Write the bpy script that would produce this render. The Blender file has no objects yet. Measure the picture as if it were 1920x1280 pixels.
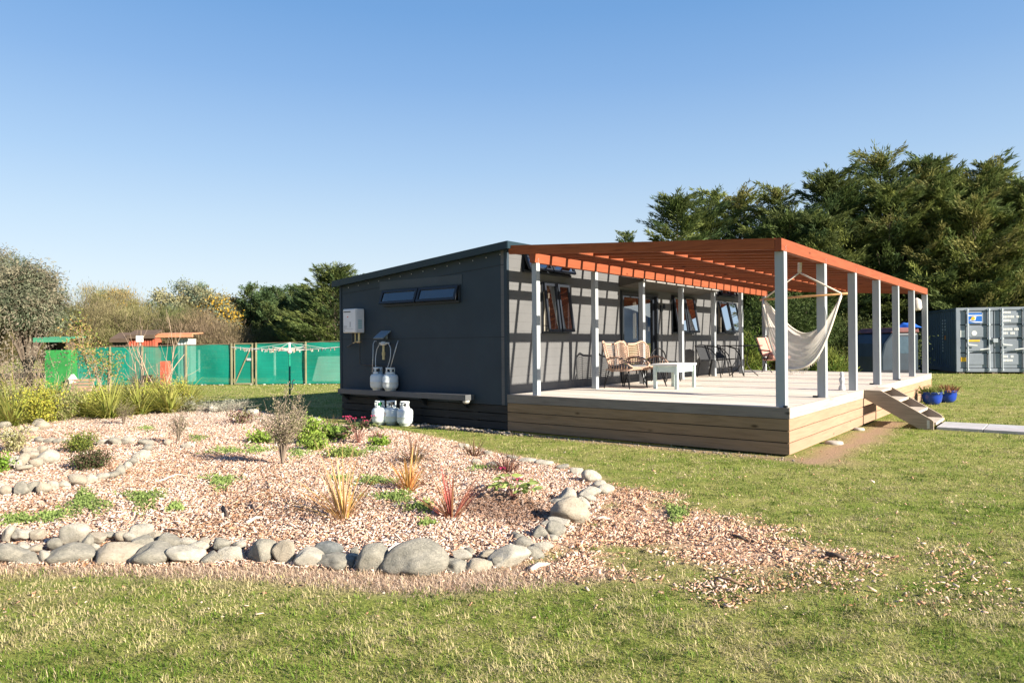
import bpy, math, random
import numpy as np
from mathutils import Vector, Matrix
random.seed(7); rng = np.random.default_rng(7)
S = bpy.context.scene
col = S.collection
R_ = math.radians

# ------------------------------------------------------------------ camera, sky, sun, exposure
F = 1334.93                                   # focal length in pixels of a 1920 wide frame
CAM = np.array([7.053, -8.844, 1.40])
yaw, pit, rol = R_(-38.1836), R_(0.1447), R_(-0.466)
FW = np.array([math.sin(yaw)*math.cos(pit), math.cos(yaw)*math.cos(pit), math.sin(pit)])
r0 = np.array([math.cos(yaw), -math.sin(yaw), 0.0]); u0 = np.cross(r0, FW)
RT = r0*math.cos(rol)+u0*math.sin(rol); UP = -r0*math.sin(rol)+u0*math.cos(rol)
cd = bpy.data.cameras.new('camera'); cam = bpy.data.objects.new('camera', cd); col.objects.link(cam)
cd.sensor_width = 36.0; cd.lens = F/1920*36; cd.clip_end = 5000; cd.clip_start = 0.05
m = Matrix(((RT[0], UP[0], -FW[0], CAM[0]), (RT[1], UP[1], -FW[1], CAM[1]), (RT[2], UP[2], -FW[2], CAM[2]), (0, 0, 0, 1)))
cam.matrix_world = m
S.camera = cam

SUN_EL = R_(24.2); SUN_AZ_VEC = (1.0, 0.09)   # low sun standing off the long wall, a touch beyond its normal
az = math.atan2(SUN_AZ_VEC[1], SUN_AZ_VEC[0])
sl = bpy.data.lights.new('sun', 'SUN'); sl.energy = 5.0; sl.angle = R_(0.53); sl.color = (1.0, 0.90, 0.76)
sun = bpy.data.objects.new('sun', sl); col.objects.link(sun)
sd = Vector((math.cos(az)*math.cos(SUN_EL), math.sin(az)*math.cos(SUN_EL), math.sin(SUN_EL)))
sun.rotation_euler = sd.to_track_quat('Z', 'Y').to_euler(); sun.location = (30, 0, 30)
W = bpy.data.worlds.new('World'); S.world = W; W.use_nodes = True
nt = W.node_tree; bg = nt.nodes['Background']
sky = nt.nodes.new('ShaderNodeTexSky'); sky.sky_type = 'NISHITA'; sky.sun_disc = False
sky.sun_elevation = SUN_EL; sky.sun_rotation = math.pi/2-az
sky.air_density = 1.0; sky.dust_density = 0.35; sky.ozone_density = 1.3; sky.altitude = 30
bg.inputs[1].default_value = 0.065
# clear winter sky: the Nishita sky blended with a measured haze-to-zenith gradient by elevation
tcw = nt.nodes.new('ShaderNodeTexCoord'); spw = nt.nodes.new('ShaderNodeSeparateXYZ'); nt.links.new(tcw.outputs['Generated'], spw.inputs[0])
rw_ = nt.nodes.new('ShaderNodeValToRGB'); nt.links.new(spw.outputs['Z'], rw_.inputs[0]); ee = rw_.color_ramp.elements
SKY = [(0.0, (0.74, 0.82, 0.90)), (0.09, (0.68, 0.79, 0.90)), (0.16, (0.56, 0.72, 0.89)), (0.235, (0.41, 0.61, 0.87)), (0.34, (0.25, 0.46, 0.80)), (0.42, (0.17, 0.38, 0.74)), (0.7, (0.08, 0.21, 0.55)), (1.0, (0.06, 0.16, 0.46))]
while len(ee) < len(SKY): ee.new(0.5)
for i_, (p_, c_) in enumerate(SKY): ee[i_].position = p_; ee[i_].color = (*c_, 1)
vm = nt.nodes.new('ShaderNodeVectorMath'); vm.operation = 'SCALE'; vm.inputs['Scale'].default_value = 5.25; nt.links.new(rw_.outputs[0], vm.inputs[0])
mxw = nt.nodes.new('ShaderNodeMix'); mxw.data_type = 'RGBA'; mxw.inputs[0].default_value = 0.86; nt.links.new(sky.outputs[0], mxw.inputs[6]); nt.links.new(vm.outputs[0], mxw.inputs[7]); nt.links.new(mxw.outputs[2], bg.inputs[0])
S.view_settings.view_transform = 'Standard'; S.view_settings.look = 'None'
S.view_settings.gamma = 1; S.view_settings.use_curve_mapping = False; S.view_settings.exposure = 1.58
S.cycles.max_bounces = 8; S.cycles.transparent_max_bounces = 16; S.cycles.use_denoising = True

# ------------------------------------------------------------------ rays through the photograph's camera (used to find real places)
def ray(px, py): return FW+RT*(px-960)/F-UP*(py-640)/F
def atz(px, py, z=0.0):
    d = ray(px, py); return CAM+d*((z-CAM[2])/d[2])
def atx(px, py, x=0.0):
    d = ray(px, py); return CAM+d*((x-CAM[0])/d[0])
def aty(px, py, y=0.0):
    d = ray(px, py); return CAM+d*((y-CAM[1])/d[1])
def atd(px, py, Z): return CAM+ray(px, py)*Z

# garden bed outline on the ground
def pts_ground(lst): return np.array([atz(x, y)[:2] for x, y in lst])
BED = pts_ground([(-420, 1030), (-150, 1052), (0, 1064), (150, 1066), (330, 1066), (480, 1066), (620, 1072), (700, 1078), (790, 1084),
    (880, 1078), (960, 1066), (1020, 1045), (1060, 1010), (1110, 975), (1150, 930), (1130, 900), (1075, 878), (1010, 862), (930, 850), (870, 832),
    (800, 817), (740, 806), (690, 800), (620, 795), (545, 782), (480, 770), (400, 762), (250, 757), (80, 752), (-120, 760), (-300, 800)])
SPILL = pts_ground([(960, 1062), (1060, 985), (1140, 905), (1215, 915), (1260, 938), (1330, 955), (1400, 968), (1470, 1000), (1570, 1018), (1660, 1050),
    (1700, 1080), (1600, 1075), (1560, 1095), (1480, 1112), (1400, 1105), (1330, 1122), (1270, 1100), (1290, 1060), (1220, 1030), (1150, 1045), (1150, 1085), (1050, 1092), (960, 1085)])
DRY = pts_ground([(-420, 1020), (-150, 1045), (0, 1050), (330, 1050), (620, 1060), (780, 1070), (950, 1055), (1100, 1070), (1160, 1080), (1000, 1097), (800, 1113), (650, 1101), (500, 1086), (300, 1078), (0, 1074), (-150, 1068), (-420, 1045)])

def inside(P, x, y):
    x = np.asarray(x, float); y = np.asarray(y, float); c = np.zeros(x.shape, bool); n = len(P); j = n-1
    for i in range(n):
        xi, yi = P[i]; xj, yj = P[j]
        k = ((yi > y) != (yj > y)) & (x < (xj-xi)*(y-yi)/((yj-yi) if yj != yi else 1e-9)+xi)
        c ^= k; j = i
    return c
def dist(P, x, y):
    x = np.asarray(x, float); y = np.asarray(y, float); d = np.full(x.shape, 1e9); n = len(P)
    for i in range(n):
        a = P[i-1]; b = P[i]; ab = b-a; L = (ab**2).sum()+1e-9
        t = np.clip(((x-a[0])*ab[0]+(y-a[1])*ab[1])/L, 0, 1)
        d = np.minimum(d, np.hypot(x-a[0]-t*ab[0], y-a[1]-t*ab[1]))
    return d
def sdist(P, x, y): return np.where(inside(P, x, y), 1, -1)*dist(P, x, y)     # positive inside
_ang = rng.uniform(0, 6.28, 24); _ph = rng.uniform(0, 6.28, 24)
def noise2(x, y, s, k0=0):
    v = 0
    for i in range(8):
        a = _ang[(i+k0) % 24]; f = s*(0.7+0.35*i)
        v = v+np.sin((x*math.cos(a)+y*math.sin(a))*f+_ph[(i*3+k0) % 24]+1.3*np.sin((x*math.sin(a)-y*math.cos(a))*f*0.6+i))
    return v/8
def height(x, y):
    s = np.clip(sdist(BED, x, y)/1.3, 0, 1); s = s*s*(3-2*s)
    return s*(0.10+0.035*noise2(x, y, 1.1, 5))
def gp(px, py):
    z = 0.0
    for _ in range(8):
        p = atz(px, py, z); z = float(height(p[0], p[1]))
    p[2] = z
    return p

# ------------------------------------------------------------------ materials
def ramp(nt, fac, stops):
    n = nt.nodes.new('ShaderNodeValToRGB'); e = n.color_ramp.elements
    while len(e) < len(stops): e.new(0.5)
    for i, (p, c) in enumerate(stops): e[i].position = p; e[i].color = (*c, 1)
    nt.links.new(fac, n.inputs[0]); return n.outputs[0]
def mixc(nt, f, a, b, mode='MIX'):
    n = nt.nodes.new('ShaderNodeMix'); n.data_type = 'RGBA'; n.blend_type = mode
    for s, v in ((0, f), (6, a), (7, b)):
        if hasattr(v, 'is_linked') or isinstance(v, bpy.types.NodeSocket): nt.links.new(v, n.inputs[s])
        elif s == 0: n.inputs[0].default_value = v
        else: n.inputs[s].default_value = (*v, 1)
    return n.outputs[2]
def noise_tex(nt, scale, detail=4, stretch=None, rough=0.55, coord='Object'):
    tc = nt.nodes.new('ShaderNodeTexCoord'); mp = nt.nodes.new('ShaderNodeMapping')
    if stretch: mp.inputs['Scale'].default_value = stretch
    nt.links.new(tc.outputs[coord], mp.inputs[0]); n = nt.nodes.new('ShaderNodeTexNoise')
    n.inputs['Scale'].default_value = scale; n.inputs['Detail'].default_value = detail; n.inputs['Roughness'].default_value = rough
    nt.links.new(mp.outputs[0], n.inputs['Vector']); return n.outputs[0]
MATS = {}
def mat(name, c, rough=0.7, var=0.15, scale=6, stretch=None, bump=0.0, bscale=None, metal=0.0, spec=0.25, c2=None, trans=0.0, vcol=False, coat=0.0, sheer=0.0):
    if name in MATS: return MATS[name]
    M = bpy.data.materials.new(name); M.use_nodes = True; t = M.node_tree; b = t.nodes['Principled BSDF']
    b.inputs['Roughness'].default_value = rough; b.inputs['Metallic'].default_value = metal
    b.inputs['Specular IOR Level'].default_value = spec; b.inputs['Coat Weight'].default_value = coat
    n = noise_tex(t, scale, 5, stretch)
    lo = tuple(x*(1-var) for x in c); hi = c2 if c2 else tuple(min(1, x*(1+var)) for x in c)
    cc = ramp(t, n, [(0.3, lo), (0.7, hi)])
    if vcol:
        a = t.nodes.new('ShaderNodeAttribute'); a.attribute_name = 'Col'
        cc = mixc(t, 1.0, a.outputs['Color'], cc, 'MULTIPLY') if vcol == 'mul' else a.outputs['Color']
    t.links.new(cc, b.inputs['Base Color'])
    if bump:
        bn = t.nodes.new('ShaderNodeBump'); bn.inputs['Strength'].default_value = bump; bn.inputs['Distance'].default_value = 0.01
        t.links.new(noise_tex(t, bscale or scale*4, 5, stretch), bn.inputs['Height']); t.links.new(bn.outputs[0], b.inputs['Normal'])
    if trans:
        out = t.nodes['Material Output']; tr = t.nodes.new('ShaderNodeBsdfTranslucent'); mx = t.nodes.new('ShaderNodeMixShader')
        mx.inputs[0].default_value = trans; t.links.new(cc, tr.inputs[0]); t.links.new(b.outputs[0], mx.inputs[1]); t.links.new(tr.outputs[0], mx.inputs[2])
        if sheer:
            tr2 = t.nodes.new('ShaderNodeBsdfTransparent'); mx2 = t.nodes.new('ShaderNodeMixShader'); mx2.inputs[0].default_value = sheer; t.links.new(mx.outputs[0], mx2.inputs[1]); t.links.new(tr2.outputs[0], mx2.inputs[2]); mx = mx2
        t.links.new(mx.outputs[0], out.inputs[0])
    MATS[name] = M; return M
def wood(name, c, dark, rough=0.75, axis='X', bump=0.25, vary=True, knots=True):
    """timber with grain along one object axis, each board a little different"""
    if name in MATS: return MATS[name]
    M = bpy.data.materials.new(name); M.use_nodes = True; t = M.node_tree; b = t.nodes['Principled BSDF']; b.inputs['Roughness'].default_value = rough; b.inputs['Specular IOR Level'].default_value = 0.12
    st = {'X': (1, 14, 14), 'Y': (14, 1, 14), 'Z': (14, 14, 1)}[axis]
    g = noise_tex(t, 2.2, 6, st, 0.65); cc = ramp(t, g, [(0.25, dark), (0.5, c), (0.8, tuple(min(1, x*1.18) for x in c))])
    w = noise_tex(t, 0.9, 3, {'X': (1, 3, 3), 'Y': (3, 1, 3), 'Z': (3, 3, 1)}[axis]); cc = mixc(t, ramp(t, w, [(0.35, (0, 0, 0)), (0.75, (0.55, 0.55, 0.55))]), cc, tuple((x*0.6+y*0.4) for x, y in zip(dark, c)))
    if knots:
        k = t.nodes.new('ShaderNodeTexVoronoi'); k.inputs['Scale'].default_value = 1.6; tc = t.nodes.new('ShaderNodeTexCoord'); mp = t.nodes.new('ShaderNodeMapping')
        mp.inputs['Scale'].default_value = {'X': (1, 2.6, 2.6), 'Y': (2.6, 1, 2.6), 'Z': (2.6, 2.6, 1)}[axis]
        t.links.new(tc.outputs['Object'], mp.inputs[0]); t.links.new(mp.outputs[0], k.inputs['Vector'])
        kf = ramp(t, k.outputs['Distance'], [(0.03, (1, 1, 1)), (0.10, (0, 0, 0))]); cc = mixc(t, kf, cc, tuple(x*0.45 for x in dark))
    if vary:
        a = t.nodes.new('ShaderNodeAttribute'); a.attribute_name = 'Col'; cc = mixc(t, 1.0, cc, a.outputs['Color'], 'MULTIPLY')
    t.links.new(cc, b.inputs['Base Color'])
    bn = t.nodes.new('ShaderNodeBump'); bn.inputs['Strength'].default_value = bump; bn.inputs['Distance'].default_value = 0.004
    t.links.new(g, bn.inputs['Height']); t.links.new(bn.outputs[0], b.inputs['Normal'])
    MATS[name] = M; return M
def glassy(name, c=(0.012, 0.014, 0.016), mixf=0.5):
    if name in MATS: return MATS[name]
    M = bpy.data.materials.new(name); M.use_nodes = True; t = M.node_tree; b = t.nodes['Principled BSDF']
    out = t.nodes['Material Output']; gl = t.nodes.new('ShaderNodeBsdfGlossy'); gl.inputs['Roughness'].default_value = 0.01
    trn = t.nodes.new('ShaderNodeBsdfTransparent'); trn.inputs[0].default_value = (0.62, 0.66, 0.68, 1)
    mx = t.nodes.new('ShaderNodeMixShader'); fr = t.nodes.new('ShaderNodeLayerWeight'); fr.inputs[0].default_value = 0.35
    mr = t.nodes.new('ShaderNodeMapRange'); mr.inputs['To Min'].default_value = mixf*0.45; mr.inputs['To Max'].default_value = min(1.0, mixf*1.8)
    t.links.new(fr.outputs['Fresnel'], mr.inputs[0]); t.links.new(mr.outputs[0], mx.inputs[0])
    t.links.new(trn.outputs[0], mx.inputs[1]); t.links.new(gl.outputs[0], mx.inputs[2]); t.links.new(mx.outputs[0], out.inputs[0]); t.nodes.remove(b)
    MATS[name] = M; return M

# ------------------------------------------------------------------ mesh building
def rotm(v):  # euler degrees or Matrix
    if isinstance(v, Matrix): return np.array(v.to_3x3())
    from mathutils import Euler
    return np.array(Euler([R_(a) for a in v]).to_matrix())
class MB:
    def __init__(s): s.v = []; s.f = []; s.c = []; s.n = 0; s.tint = (1, 1, 1)
    def add(s, V, Fc, tint=None):
        V = np.asarray(V, float); s.v.append(V); s.f += [tuple(int(i)+s.n for i in f) for f in Fc]
        s.c.append(np.tile(np.array([*(tint or s.tint), 1.0]), (len(V), 1))); s.n += len(V); return s
    def box(s, a, b, tint=None):
        x0, y0, z0 = a; x1, y1, z1 = b
        V = [(x0, y0, z0), (x1, y0, z0), (x1, y1, z0), (x0, y1, z0), (x0, y0, z1), (x1, y0, z1), (x1, y1, z1), (x0, y1, z1)]
        return s.add(V, [(0, 3, 2, 1), (4, 5, 6, 7), (0, 1, 5, 4), (1, 2, 6, 5), (2, 3, 7, 6), (3, 0, 4, 7)], tint)
    def rbox(s, c, size, rot=(0, 0, 0), tint=None):
        sx, sy, sz = [k/2 for k in size]; M = rotm(rot)
        V = np.array([(-sx, -sy, -sz), (sx, -sy, -sz), (sx, sy, -sz), (-sx, sy, -sz), (-sx, -sy, sz), (sx, -sy, sz), (sx, sy, sz), (-sx, sy, sz)])@M.T+np.array(c)
        return s.add(V, [(0, 3, 2, 1), (4, 5, 6, 7), (0, 1, 5, 4), (1, 2, 6, 5), (2, 3, 7, 6), (3, 0, 4, 7)], tint)
    def beam(s, a, b, w, h, up=(0, 0, 1), tint=None):
        """rectangular bar from a to b, w sideways, h along up"""
        a = np.array(a, float); b = np.array(b, float); d = b-a; L = np.linalg.norm(d); d /= L; up = np.array(up, float)
        sx = np.cross(d, up); sx /= np.linalg.norm(sx); uu = np.cross(sx, d)
        V = []
        for p in (a, b):
            for i, j in ((-1, -1), (1, -1), (1, 1), (-1, 1)): V.append(p+sx*i*w/2+uu*j*h/2)
        return s.add(V, [(0, 1, 2, 3), (7, 6, 5, 4), (0, 4, 5, 1), (1, 5, 6, 2), (2, 6, 7, 3), (3, 7, 4, 0)], tint)
    def prism(s, poly, axis, a, b, tint=None):
        """polygon given in the two other axes, extruded along axis from a to b"""
        n = len(poly); V = []
        for t in (a, b):
            for p, q in poly: V.append({'x': (t, p, q), 'y': (p, t, q), 'z': (p, q, t)}[axis])
        return s.add(V, [tuple(range(n))[::-1], tuple(range(n, 2*n))]+[(i, (i+1) % n, n+(i+1) % n, n+i) for i in range(n)], tint)
    def tube(s, P, r, seg=8, cap=True, tint=None):
        P = np.array(P, float); n = len(P); rr = np.full(n, r) if np.isscalar(r) else np.array(r)
        T = np.gradient(P, axis=0); T /= np.linalg.norm(T, axis=1)[:, None]+1e-12
        ref = np.array([0, 0, 1.0]) if abs(T[0][2]) < 0.9 else np.array([1.0, 0, 0]); V = []
        nrm = np.cross(T[0], ref); nrm /= np.linalg.norm(nrm)
        for i in range(n):
            nrm = nrm-T[i]*(nrm@T[i]); nrm /= np.linalg.norm(nrm)+1e-12; bi = np.cross(T[i], nrm)
            for k in range(seg):
                a = 2*math.pi*k/seg; V.append(P[i]+rr[i]*(math.cos(a)*nrm+math.sin(a)*bi))
        Fc = [(i*seg+k, i*seg+(k+1) % seg, (i+1)*seg+(k+1) % seg, (i+1)*seg+k) for i in range(n-1) for k in range(seg)]
        if cap: Fc += [tuple(range(seg))[::-1], tuple(range((n-1)*seg, n*seg))]
        return s.add(V, Fc, tint)
    def lathe(s, prof, c=(0, 0, 0), seg=24, tint=None):
        V = []; n = len(prof)
        for r, z in prof:
            for k in range(seg): a = 2*math.pi*k/seg; V.append((c[0]+r*math.cos(a), c[1]+r*math.sin(a), c[2]+z))
        Fc = [(i*seg+k, i*seg+(k+1) % seg, (i+1)*seg+(k+1) % seg, (i+1)*seg+k) for i in range(n-1) for k in range(seg)]
        Fc += [tuple(range(seg))[::-1], tuple(range((n-1)*seg, n*seg))]
        return s.add(V, Fc, tint)
    def quad(s, a, b, c, d, tint=None): return s.add([a, b, c, d], [(0, 1, 2, 3)], tint)
    def grid(s, fn, nu, nv, tint=None):
        V = [fn(i/nu, j/nv) for i in range(nu+1) for j in range(nv+1)]
        return s.add(V, [(i*(nv+1)+j, (i+1)*(nv+1)+j, (i+1)*(nv+1)+j+1, i*(nv+1)+j+1) for i in range(nu) for j in range(nv)], tint)
    def build(s, name, material, parent=None, smooth=False, bevel=0.0, solid=0.0, sub=0):
        me = bpy.data.meshes.new(name); V = np.vstack(s.v); me.from_pydata(V.tolist(), [], s.f)
        a = me.color_attributes.new('Col', 'FLOAT_COLOR', 'POINT'); a.data.foreach_set('color', np.vstack(s.c).ravel())
        me.materials.append(material)
        if smooth: me.shade_smooth() if smooth is True else me.shade_smooth()
        o = bpy.data.objects.new(name, me); col.objects.link(o)
        if parent: o.parent = parent
        if solid: md = o.modifiers.new('thick', 'SOLIDIFY'); md.thickness = solid; md.offset = 0
        if sub: md = o.modifiers.new('sub', 'SUBSURF'); md.levels = sub; md.render_levels = sub
        if bevel: md = o.modifiers.new('bevel', 'BEVEL'); md.width = bevel; md.segments = 2; md.limit_method = 'ANGLE'
        if smooth == 'auto':
            me.set_sharp_from_angle(angle=R_(40))
        return o
def fastmesh(name, V, Fc, C, material, parent=None, smooth=False):
    """V (n,3), Fc (m,k) same-size faces, C (n,3) colours"""
    me = bpy.data.meshes.new(name); V = np.asarray(V, np.float32); Fc = np.asarray(Fc, np.int32); m_, k = Fc.shape
    me.vertices.add(len(V)); me.vertices.foreach_set('co', V.ravel())
    me.loops.add(m_*k); me.loops.foreach_set('vertex_index', Fc.ravel())
    me.polygons.add(m_); me.polygons.foreach_set('loop_start', np.arange(0, m_*k, k, dtype=np.int32)); me.polygons.foreach_set('loop_total', np.full(m_, k, np.int32))
    me.update(calc_edges=True)
    a = me.color_attributes.new('Col', 'FLOAT_COLOR', 'POINT'); CC = np.ones((len(V), 4), np.float32); CC[:, :3] = C; a.data.foreach_set('color', CC.ravel())
    me.materials.append(material)
    if smooth: me.shade_smooth()
    o = bpy.data.objects.new(name, me); col.objects.link(o)
    if parent: o.parent = parent
    return o
def tag(o, label, cat, group=None, kind=None):
    o['label'] = label; o['category'] = cat
    if group: o['group'] = group
    if kind: o['kind'] = kind
    return o
def thing(name, label, cat, loc=(0, 0, 0), rz=0.0, group=None):
    o = bpy.data.objects.new(name, None); col.objects.link(o); o.empty_display_size = 0.2
    o.location = [float(k) for k in loc]; o.rotation_euler = (0, 0, rz); tag(o, label, cat, group); return o
def struct(o): o['kind'] = 'structure'; return o
def dup(root, loc, rz, label, group=None, scale=None):
    r = root.copy(); col.objects.link(r); r.location = [float(k) for k in loc]; r.rotation_euler = (0, 0, rz); r['label'] = label
    if group: r['group'] = group
    if scale: r.scale = (scale,)*3
    for ch in root.children:
        c = ch.copy(); col.objects.link(c); c.parent = r
        for g in ch.children: d = g.copy(); col.objects.link(d); d.parent = c
    return r
def tv(a=0.12):
    k = 1+random.uniform(-a, a); return (k*random.uniform(.97, 1.03), k, k*random.uniform(.96, 1.04))

# ================================================================== GROUND
def axis(lo, hi, f0, f1, step):
    a = list(np.arange(f0, f1+1e-6, step)); s = step; x = f0
    L = []
    while x > lo: s *= 1.22; x -= s; L.append(x)
    s = step; x = f1; Rr = []
    while x < hi: s *= 1.22; x += s; Rr.append(x)
    return np.array(L[::-1]+a+Rr)
gx = axis(-900, 900, -13, 9.5, 0.09); gy = axis(-700, 1200, -9, 5, 0.09)
X, Y = np.meshgrid(gx, gy, indexing='ij'); Z = height(X, Y)
nx, ny = X.shape; idx = np.arange(nx*ny).reshape(nx, ny)
Fc = np.stack([idx[:-1, :-1], idx[1:, :-1], idx[1:, 1:], idx[:-1, 1:]], -1).reshape(-1, 4)
sb = sdist(BED, X, Y); ss = sdist(SPILL, X, Y)
mul = np.clip(np.maximum(sb*3+0.5, (ss*3+0.35+1.0*noise2(X, Y, 3.1, 2)+0.8*noise2(X, Y, 9, 6))*np.clip(1.1-(X-4.4)*0.5, 0, 1)), 0, 1)
dry = np.clip(sdist(DRY, X, Y)*4+0.6, 0, 1)
# bare earth beside the deck and against the cabin
bare = np.clip(1.1-np.abs(X-4.68-0.15*noise2(X, Y, 2.0, 1)-0.1*noise2(X, Y, 7.0, 1))*3.0, 0, 1)*((Y > -0.4) & (Y < 4.9))
bare = np.maximum(bare, np.clip(1-np.hypot((X-4.7)/0.7, (Y+0.1)/0.5), 0, 1))
bare = np.maximum(bare, np.clip(1-np.abs(Y+0.22)/0.26, 0, 1)*((X > -4.2) & (X < 4.7)))
C = np.stack([mul.ravel(), np.maximum(dry, bare*0.0).ravel(), bare.ravel()], -1)
GM = bpy.data.materials.new('lawn_soil'); GM.use_nodes = True; t = GM.node_tree; b = t.nodes['Principled BSDF']; b.inputs['Roughness'].default_value = 0.95; b.inputs['Specular IOR Level'].default_value = 0.15
at_ = t.nodes.new('ShaderNodeAttribute'); at_.attribute_name = 'Col'; sep = t.nodes.new('ShaderNodeSeparateColor'); t.links.new(at_.outputs['Color'], sep.inputs[0])
big = noise_tex(t, 0.55, 5, None, 0.6); mid = noise_tex(t, 3.2, 5, None, 0.65); fine = noise_tex(t, 38, 6, None, 0.75)
g1 = ramp(t, mid, [(0.30, (0.11, 0.175, 0.022)), (0.50, (0.20, 0.24, 0.045)), (0.68, (0.31, 0.30, 0.10))])
g2 = ramp(t, big, [(0.35, (0.11, 0.17, 0.02)), (0.65, (0.27, 0.25, 0.09))])
lawn = mixc(t, 0.45, g1, g2); lawn = mixc(t, 1.0, lawn, (1.25, 1.2, 1.25), 'MULTIPLY')
lawn = mixc(t, 1.0, lawn, ramp(t, fine, [(0.32, (0.45, 0.42, 0.4)), (0.6, (1.1, 1.1, 1.1)), (0.75, (1.45, 1.35, 1.2))]), 'MULTIPLY')
soil = mixc(t, 1.0, (0.33, 0.22, 0.14), ramp(t, fine, [(0.3, (0.6, 0.6, 0.6)), (0.7, (1.3, 1.3, 1.3))]), 'MULTIPLY')
chipc = ramp(t, fine, [(0.25, (0.22, 0.13, 0.08)), (0.5, (0.50, 0.32, 0.21)), (0.7, (0.72, 0.55, 0.43))])
cc = mixc(t, sep.outputs[1], lawn, (0.46, 0.33, 0.23)); cc = mixc(t, sep.outputs[2], cc, soil); cc = mixc(t, sep.outputs[0], cc, chipc)
t.links.new(cc, b.inputs['Base Color']); bn = t.nodes.new('ShaderNodeBump'); bn.inputs['Strength'].default_value = 0.9; bn.inputs['Distance'].default_value = 0.03
t.links.new(fine, bn.inputs['Height']); t.links.new(bn.outputs[0], b.inputs['Normal'])
ground = fastmesh('ground', np.stack([X.ravel(), Y.ravel(), Z.ravel()], -1), Fc, C, GM, smooth=True); struct(ground)

# distant hills standing behind the sun side of the house: only the cabin's glass sees them
hm = mat('hill_grass', (0.12, 0.17, 0.20), 0.95, 0.3, 0.01)
hb = MB()
def hillfn(u, v):
    a = R_(2+u*66); d = 820+v*420; zz = (24+18*math.sin(u*9.0)+12*math.sin(u*23+1)+6*math.sin(u*51))*math.sin(math.pi*min(1, v*1.0))
    return (d*math.cos(a), d*math.sin(a), max(-1, zz)-1)
hb.grid(hillfn, 90, 8); struct(hb.build('hills', hm, smooth=True))

# ================================================================== CABIN
D = 0.59; WD = 4.366; LD = 11.04; HL = 10.15; G = 4.155; B0 = 0.414; T1 = 2.90; T2 = 2.545
def seams(name, c, horiz, step=None, depth=0.25, rough=0.55):
    M = bpy.data.materials.new(name); M.use_nodes = True; t = M.node_tree; b = t.nodes['Principled BSDF']; b.inputs['Roughness'].default_value = rough; b.inputs['Specular IOR Level'].default_value = 0.15
    n = noise_tex(t, 1.4, 6, (1, 1, 1), 0.6); cc = ramp(t, n, [(0.3, tuple(x*0.88 for x in c)), (0.7, tuple(x*1.1 for x in c))])
    geo = t.nodes.new('ShaderNodeNewGeometry'); sp = t.nodes.new('ShaderNodeSeparateXYZ'); t.links.new(geo.outputs['Position'], sp.inputs[0])
    if step:
        w = t.nodes.new('ShaderNodeMath'); w.operation = 'MULTIPLY'; w.inputs[1].default_value = 1/step; t.links.new(sp.outputs['Z'], w.inputs[0])
        fr = t.nodes.new('ShaderNodeMath'); fr.operation = 'FRACT'; t.links.new(w.outputs[0], fr.inputs[0])
        rr = ramp(t, fr.outputs[0], [(0.0, (0.55, 0.55, 0.55)), (0.06, (1, 1, 1)), (0.94, (1, 1, 1)), (1.0, (0.55, 0.55, 0.55))])
        bn = t.nodes.new('ShaderNodeBump'); bn.inputs['Strength'].default_value = depth; bn.inputs['Distance'].default_value = 0.008
        t.links.new(rr, bn.inputs['Height']); t.links.new(bn.outputs[0], b.inputs['Normal'])
        cc = mixc(t, 0.28, cc, mixc(t, 1.0, cc, rr, 'MULTIPLY'))
    t.links.new(cc, b.inputs['Base Color']); return M
m_wall = seams('cladding_paint', (0.108, 0.110, 0.113), True, 0.145, 0.5)
m_gable = seams('cladding_paint_shaded', (0.030, 0.045, 0.060), False)  # same wall paint, darkened and blued to put the gable's shade into its colour
m_flash = mat('flashing_steel', (0.012, 0.027, 0.037), 0.45, 0.12, 3)
m_black = mat('window_frame_paint', (0.018, 0.022, 0.03), 0.35, 0.1, 5)
m_glass = glassy('window_glass', mixf=0.26); m_glass2 = glassy('window_glass_bright', mixf=0.85)
m_dim = mat('room_interior', (0.16, 0.14, 0.12), 0.9, 0.25, 1.5)
m_curt = mat('curtain_cloth', (0.42, 0.37, 0.30), 0.9, 0.25, 9, (6, 6, 0.3))
cabin = thing('cabin', 'charcoal flat panelled cabin with a mono pitch roof behind the timber deck', 'house', (0, 0, 0))
# openings in the long wall (y0,y1,z0,z1)
OPEN = [('high', 0.40, 1.80, 2.56, 2.84), ('w', 0.93, 1.72, 1.56, 2.43), ('door', 3.62, 5.22, D+0.03, 2.44), ('high', 5.60, 7.17, 2.62, 2.79), ('w', 5.90, 7.03, 1.58, 2.45), ('w', 8.50, 9.70, 1.60, 2.42), ('high', 8.55, 9.65, 2.54, 2.82)]
wb = MB()
ys = sorted({0.0, HL}|{o[1] for o in OPEN}|{o[2] for o in OPEN})
for a, c in zip(ys[:-1], ys[1:]):
    mid_ = (a+c)/2; zz = B0
    for o in sorted([o for o in OPEN if o[1] < mid_ < o[2]], key=lambda o: o[3]):
        wb.box((-0.12, a, zz), (0, c, o[3])); zz = o[4]
    wb.box((-0.12, a, zz), (0, c, T1))
wb.build('long_wall', m_wall, cabin)
# gable wall with a hole for its strip window
gz = lambda x: T1+(T1-T2)/G*x
gw = MB(); WX0, WX1, WZ0, WZ1 = -2.89, -0.985, 2.09, 2.385
def gpanel(x0, x1, z0, z1f0, z1f1): gw.prism([(x0, z0), (x1, z0), (x1, z1f1), (x0, z1f0)], 'y', 0.0, 0.12)
sm = 1.504; up_ = 2.16; gap = 0.006
for x0, x1 in ((-G, -0.121),):
    gpanel(x0, x1, B0, sm-gap, sm-gap)
for x0, x1 in ((-G, WX0), (WX1, -0.121)): gpanel(x0, x1, sm, gz(x0), gz(x1))
gpanel(WX0, WX1, sm, WZ0, WZ0); gpanel(WX0, WX1, WZ1, gz(WX0), gz(WX1))
gw.build('gable_wall', m_gable, cabin)
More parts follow.
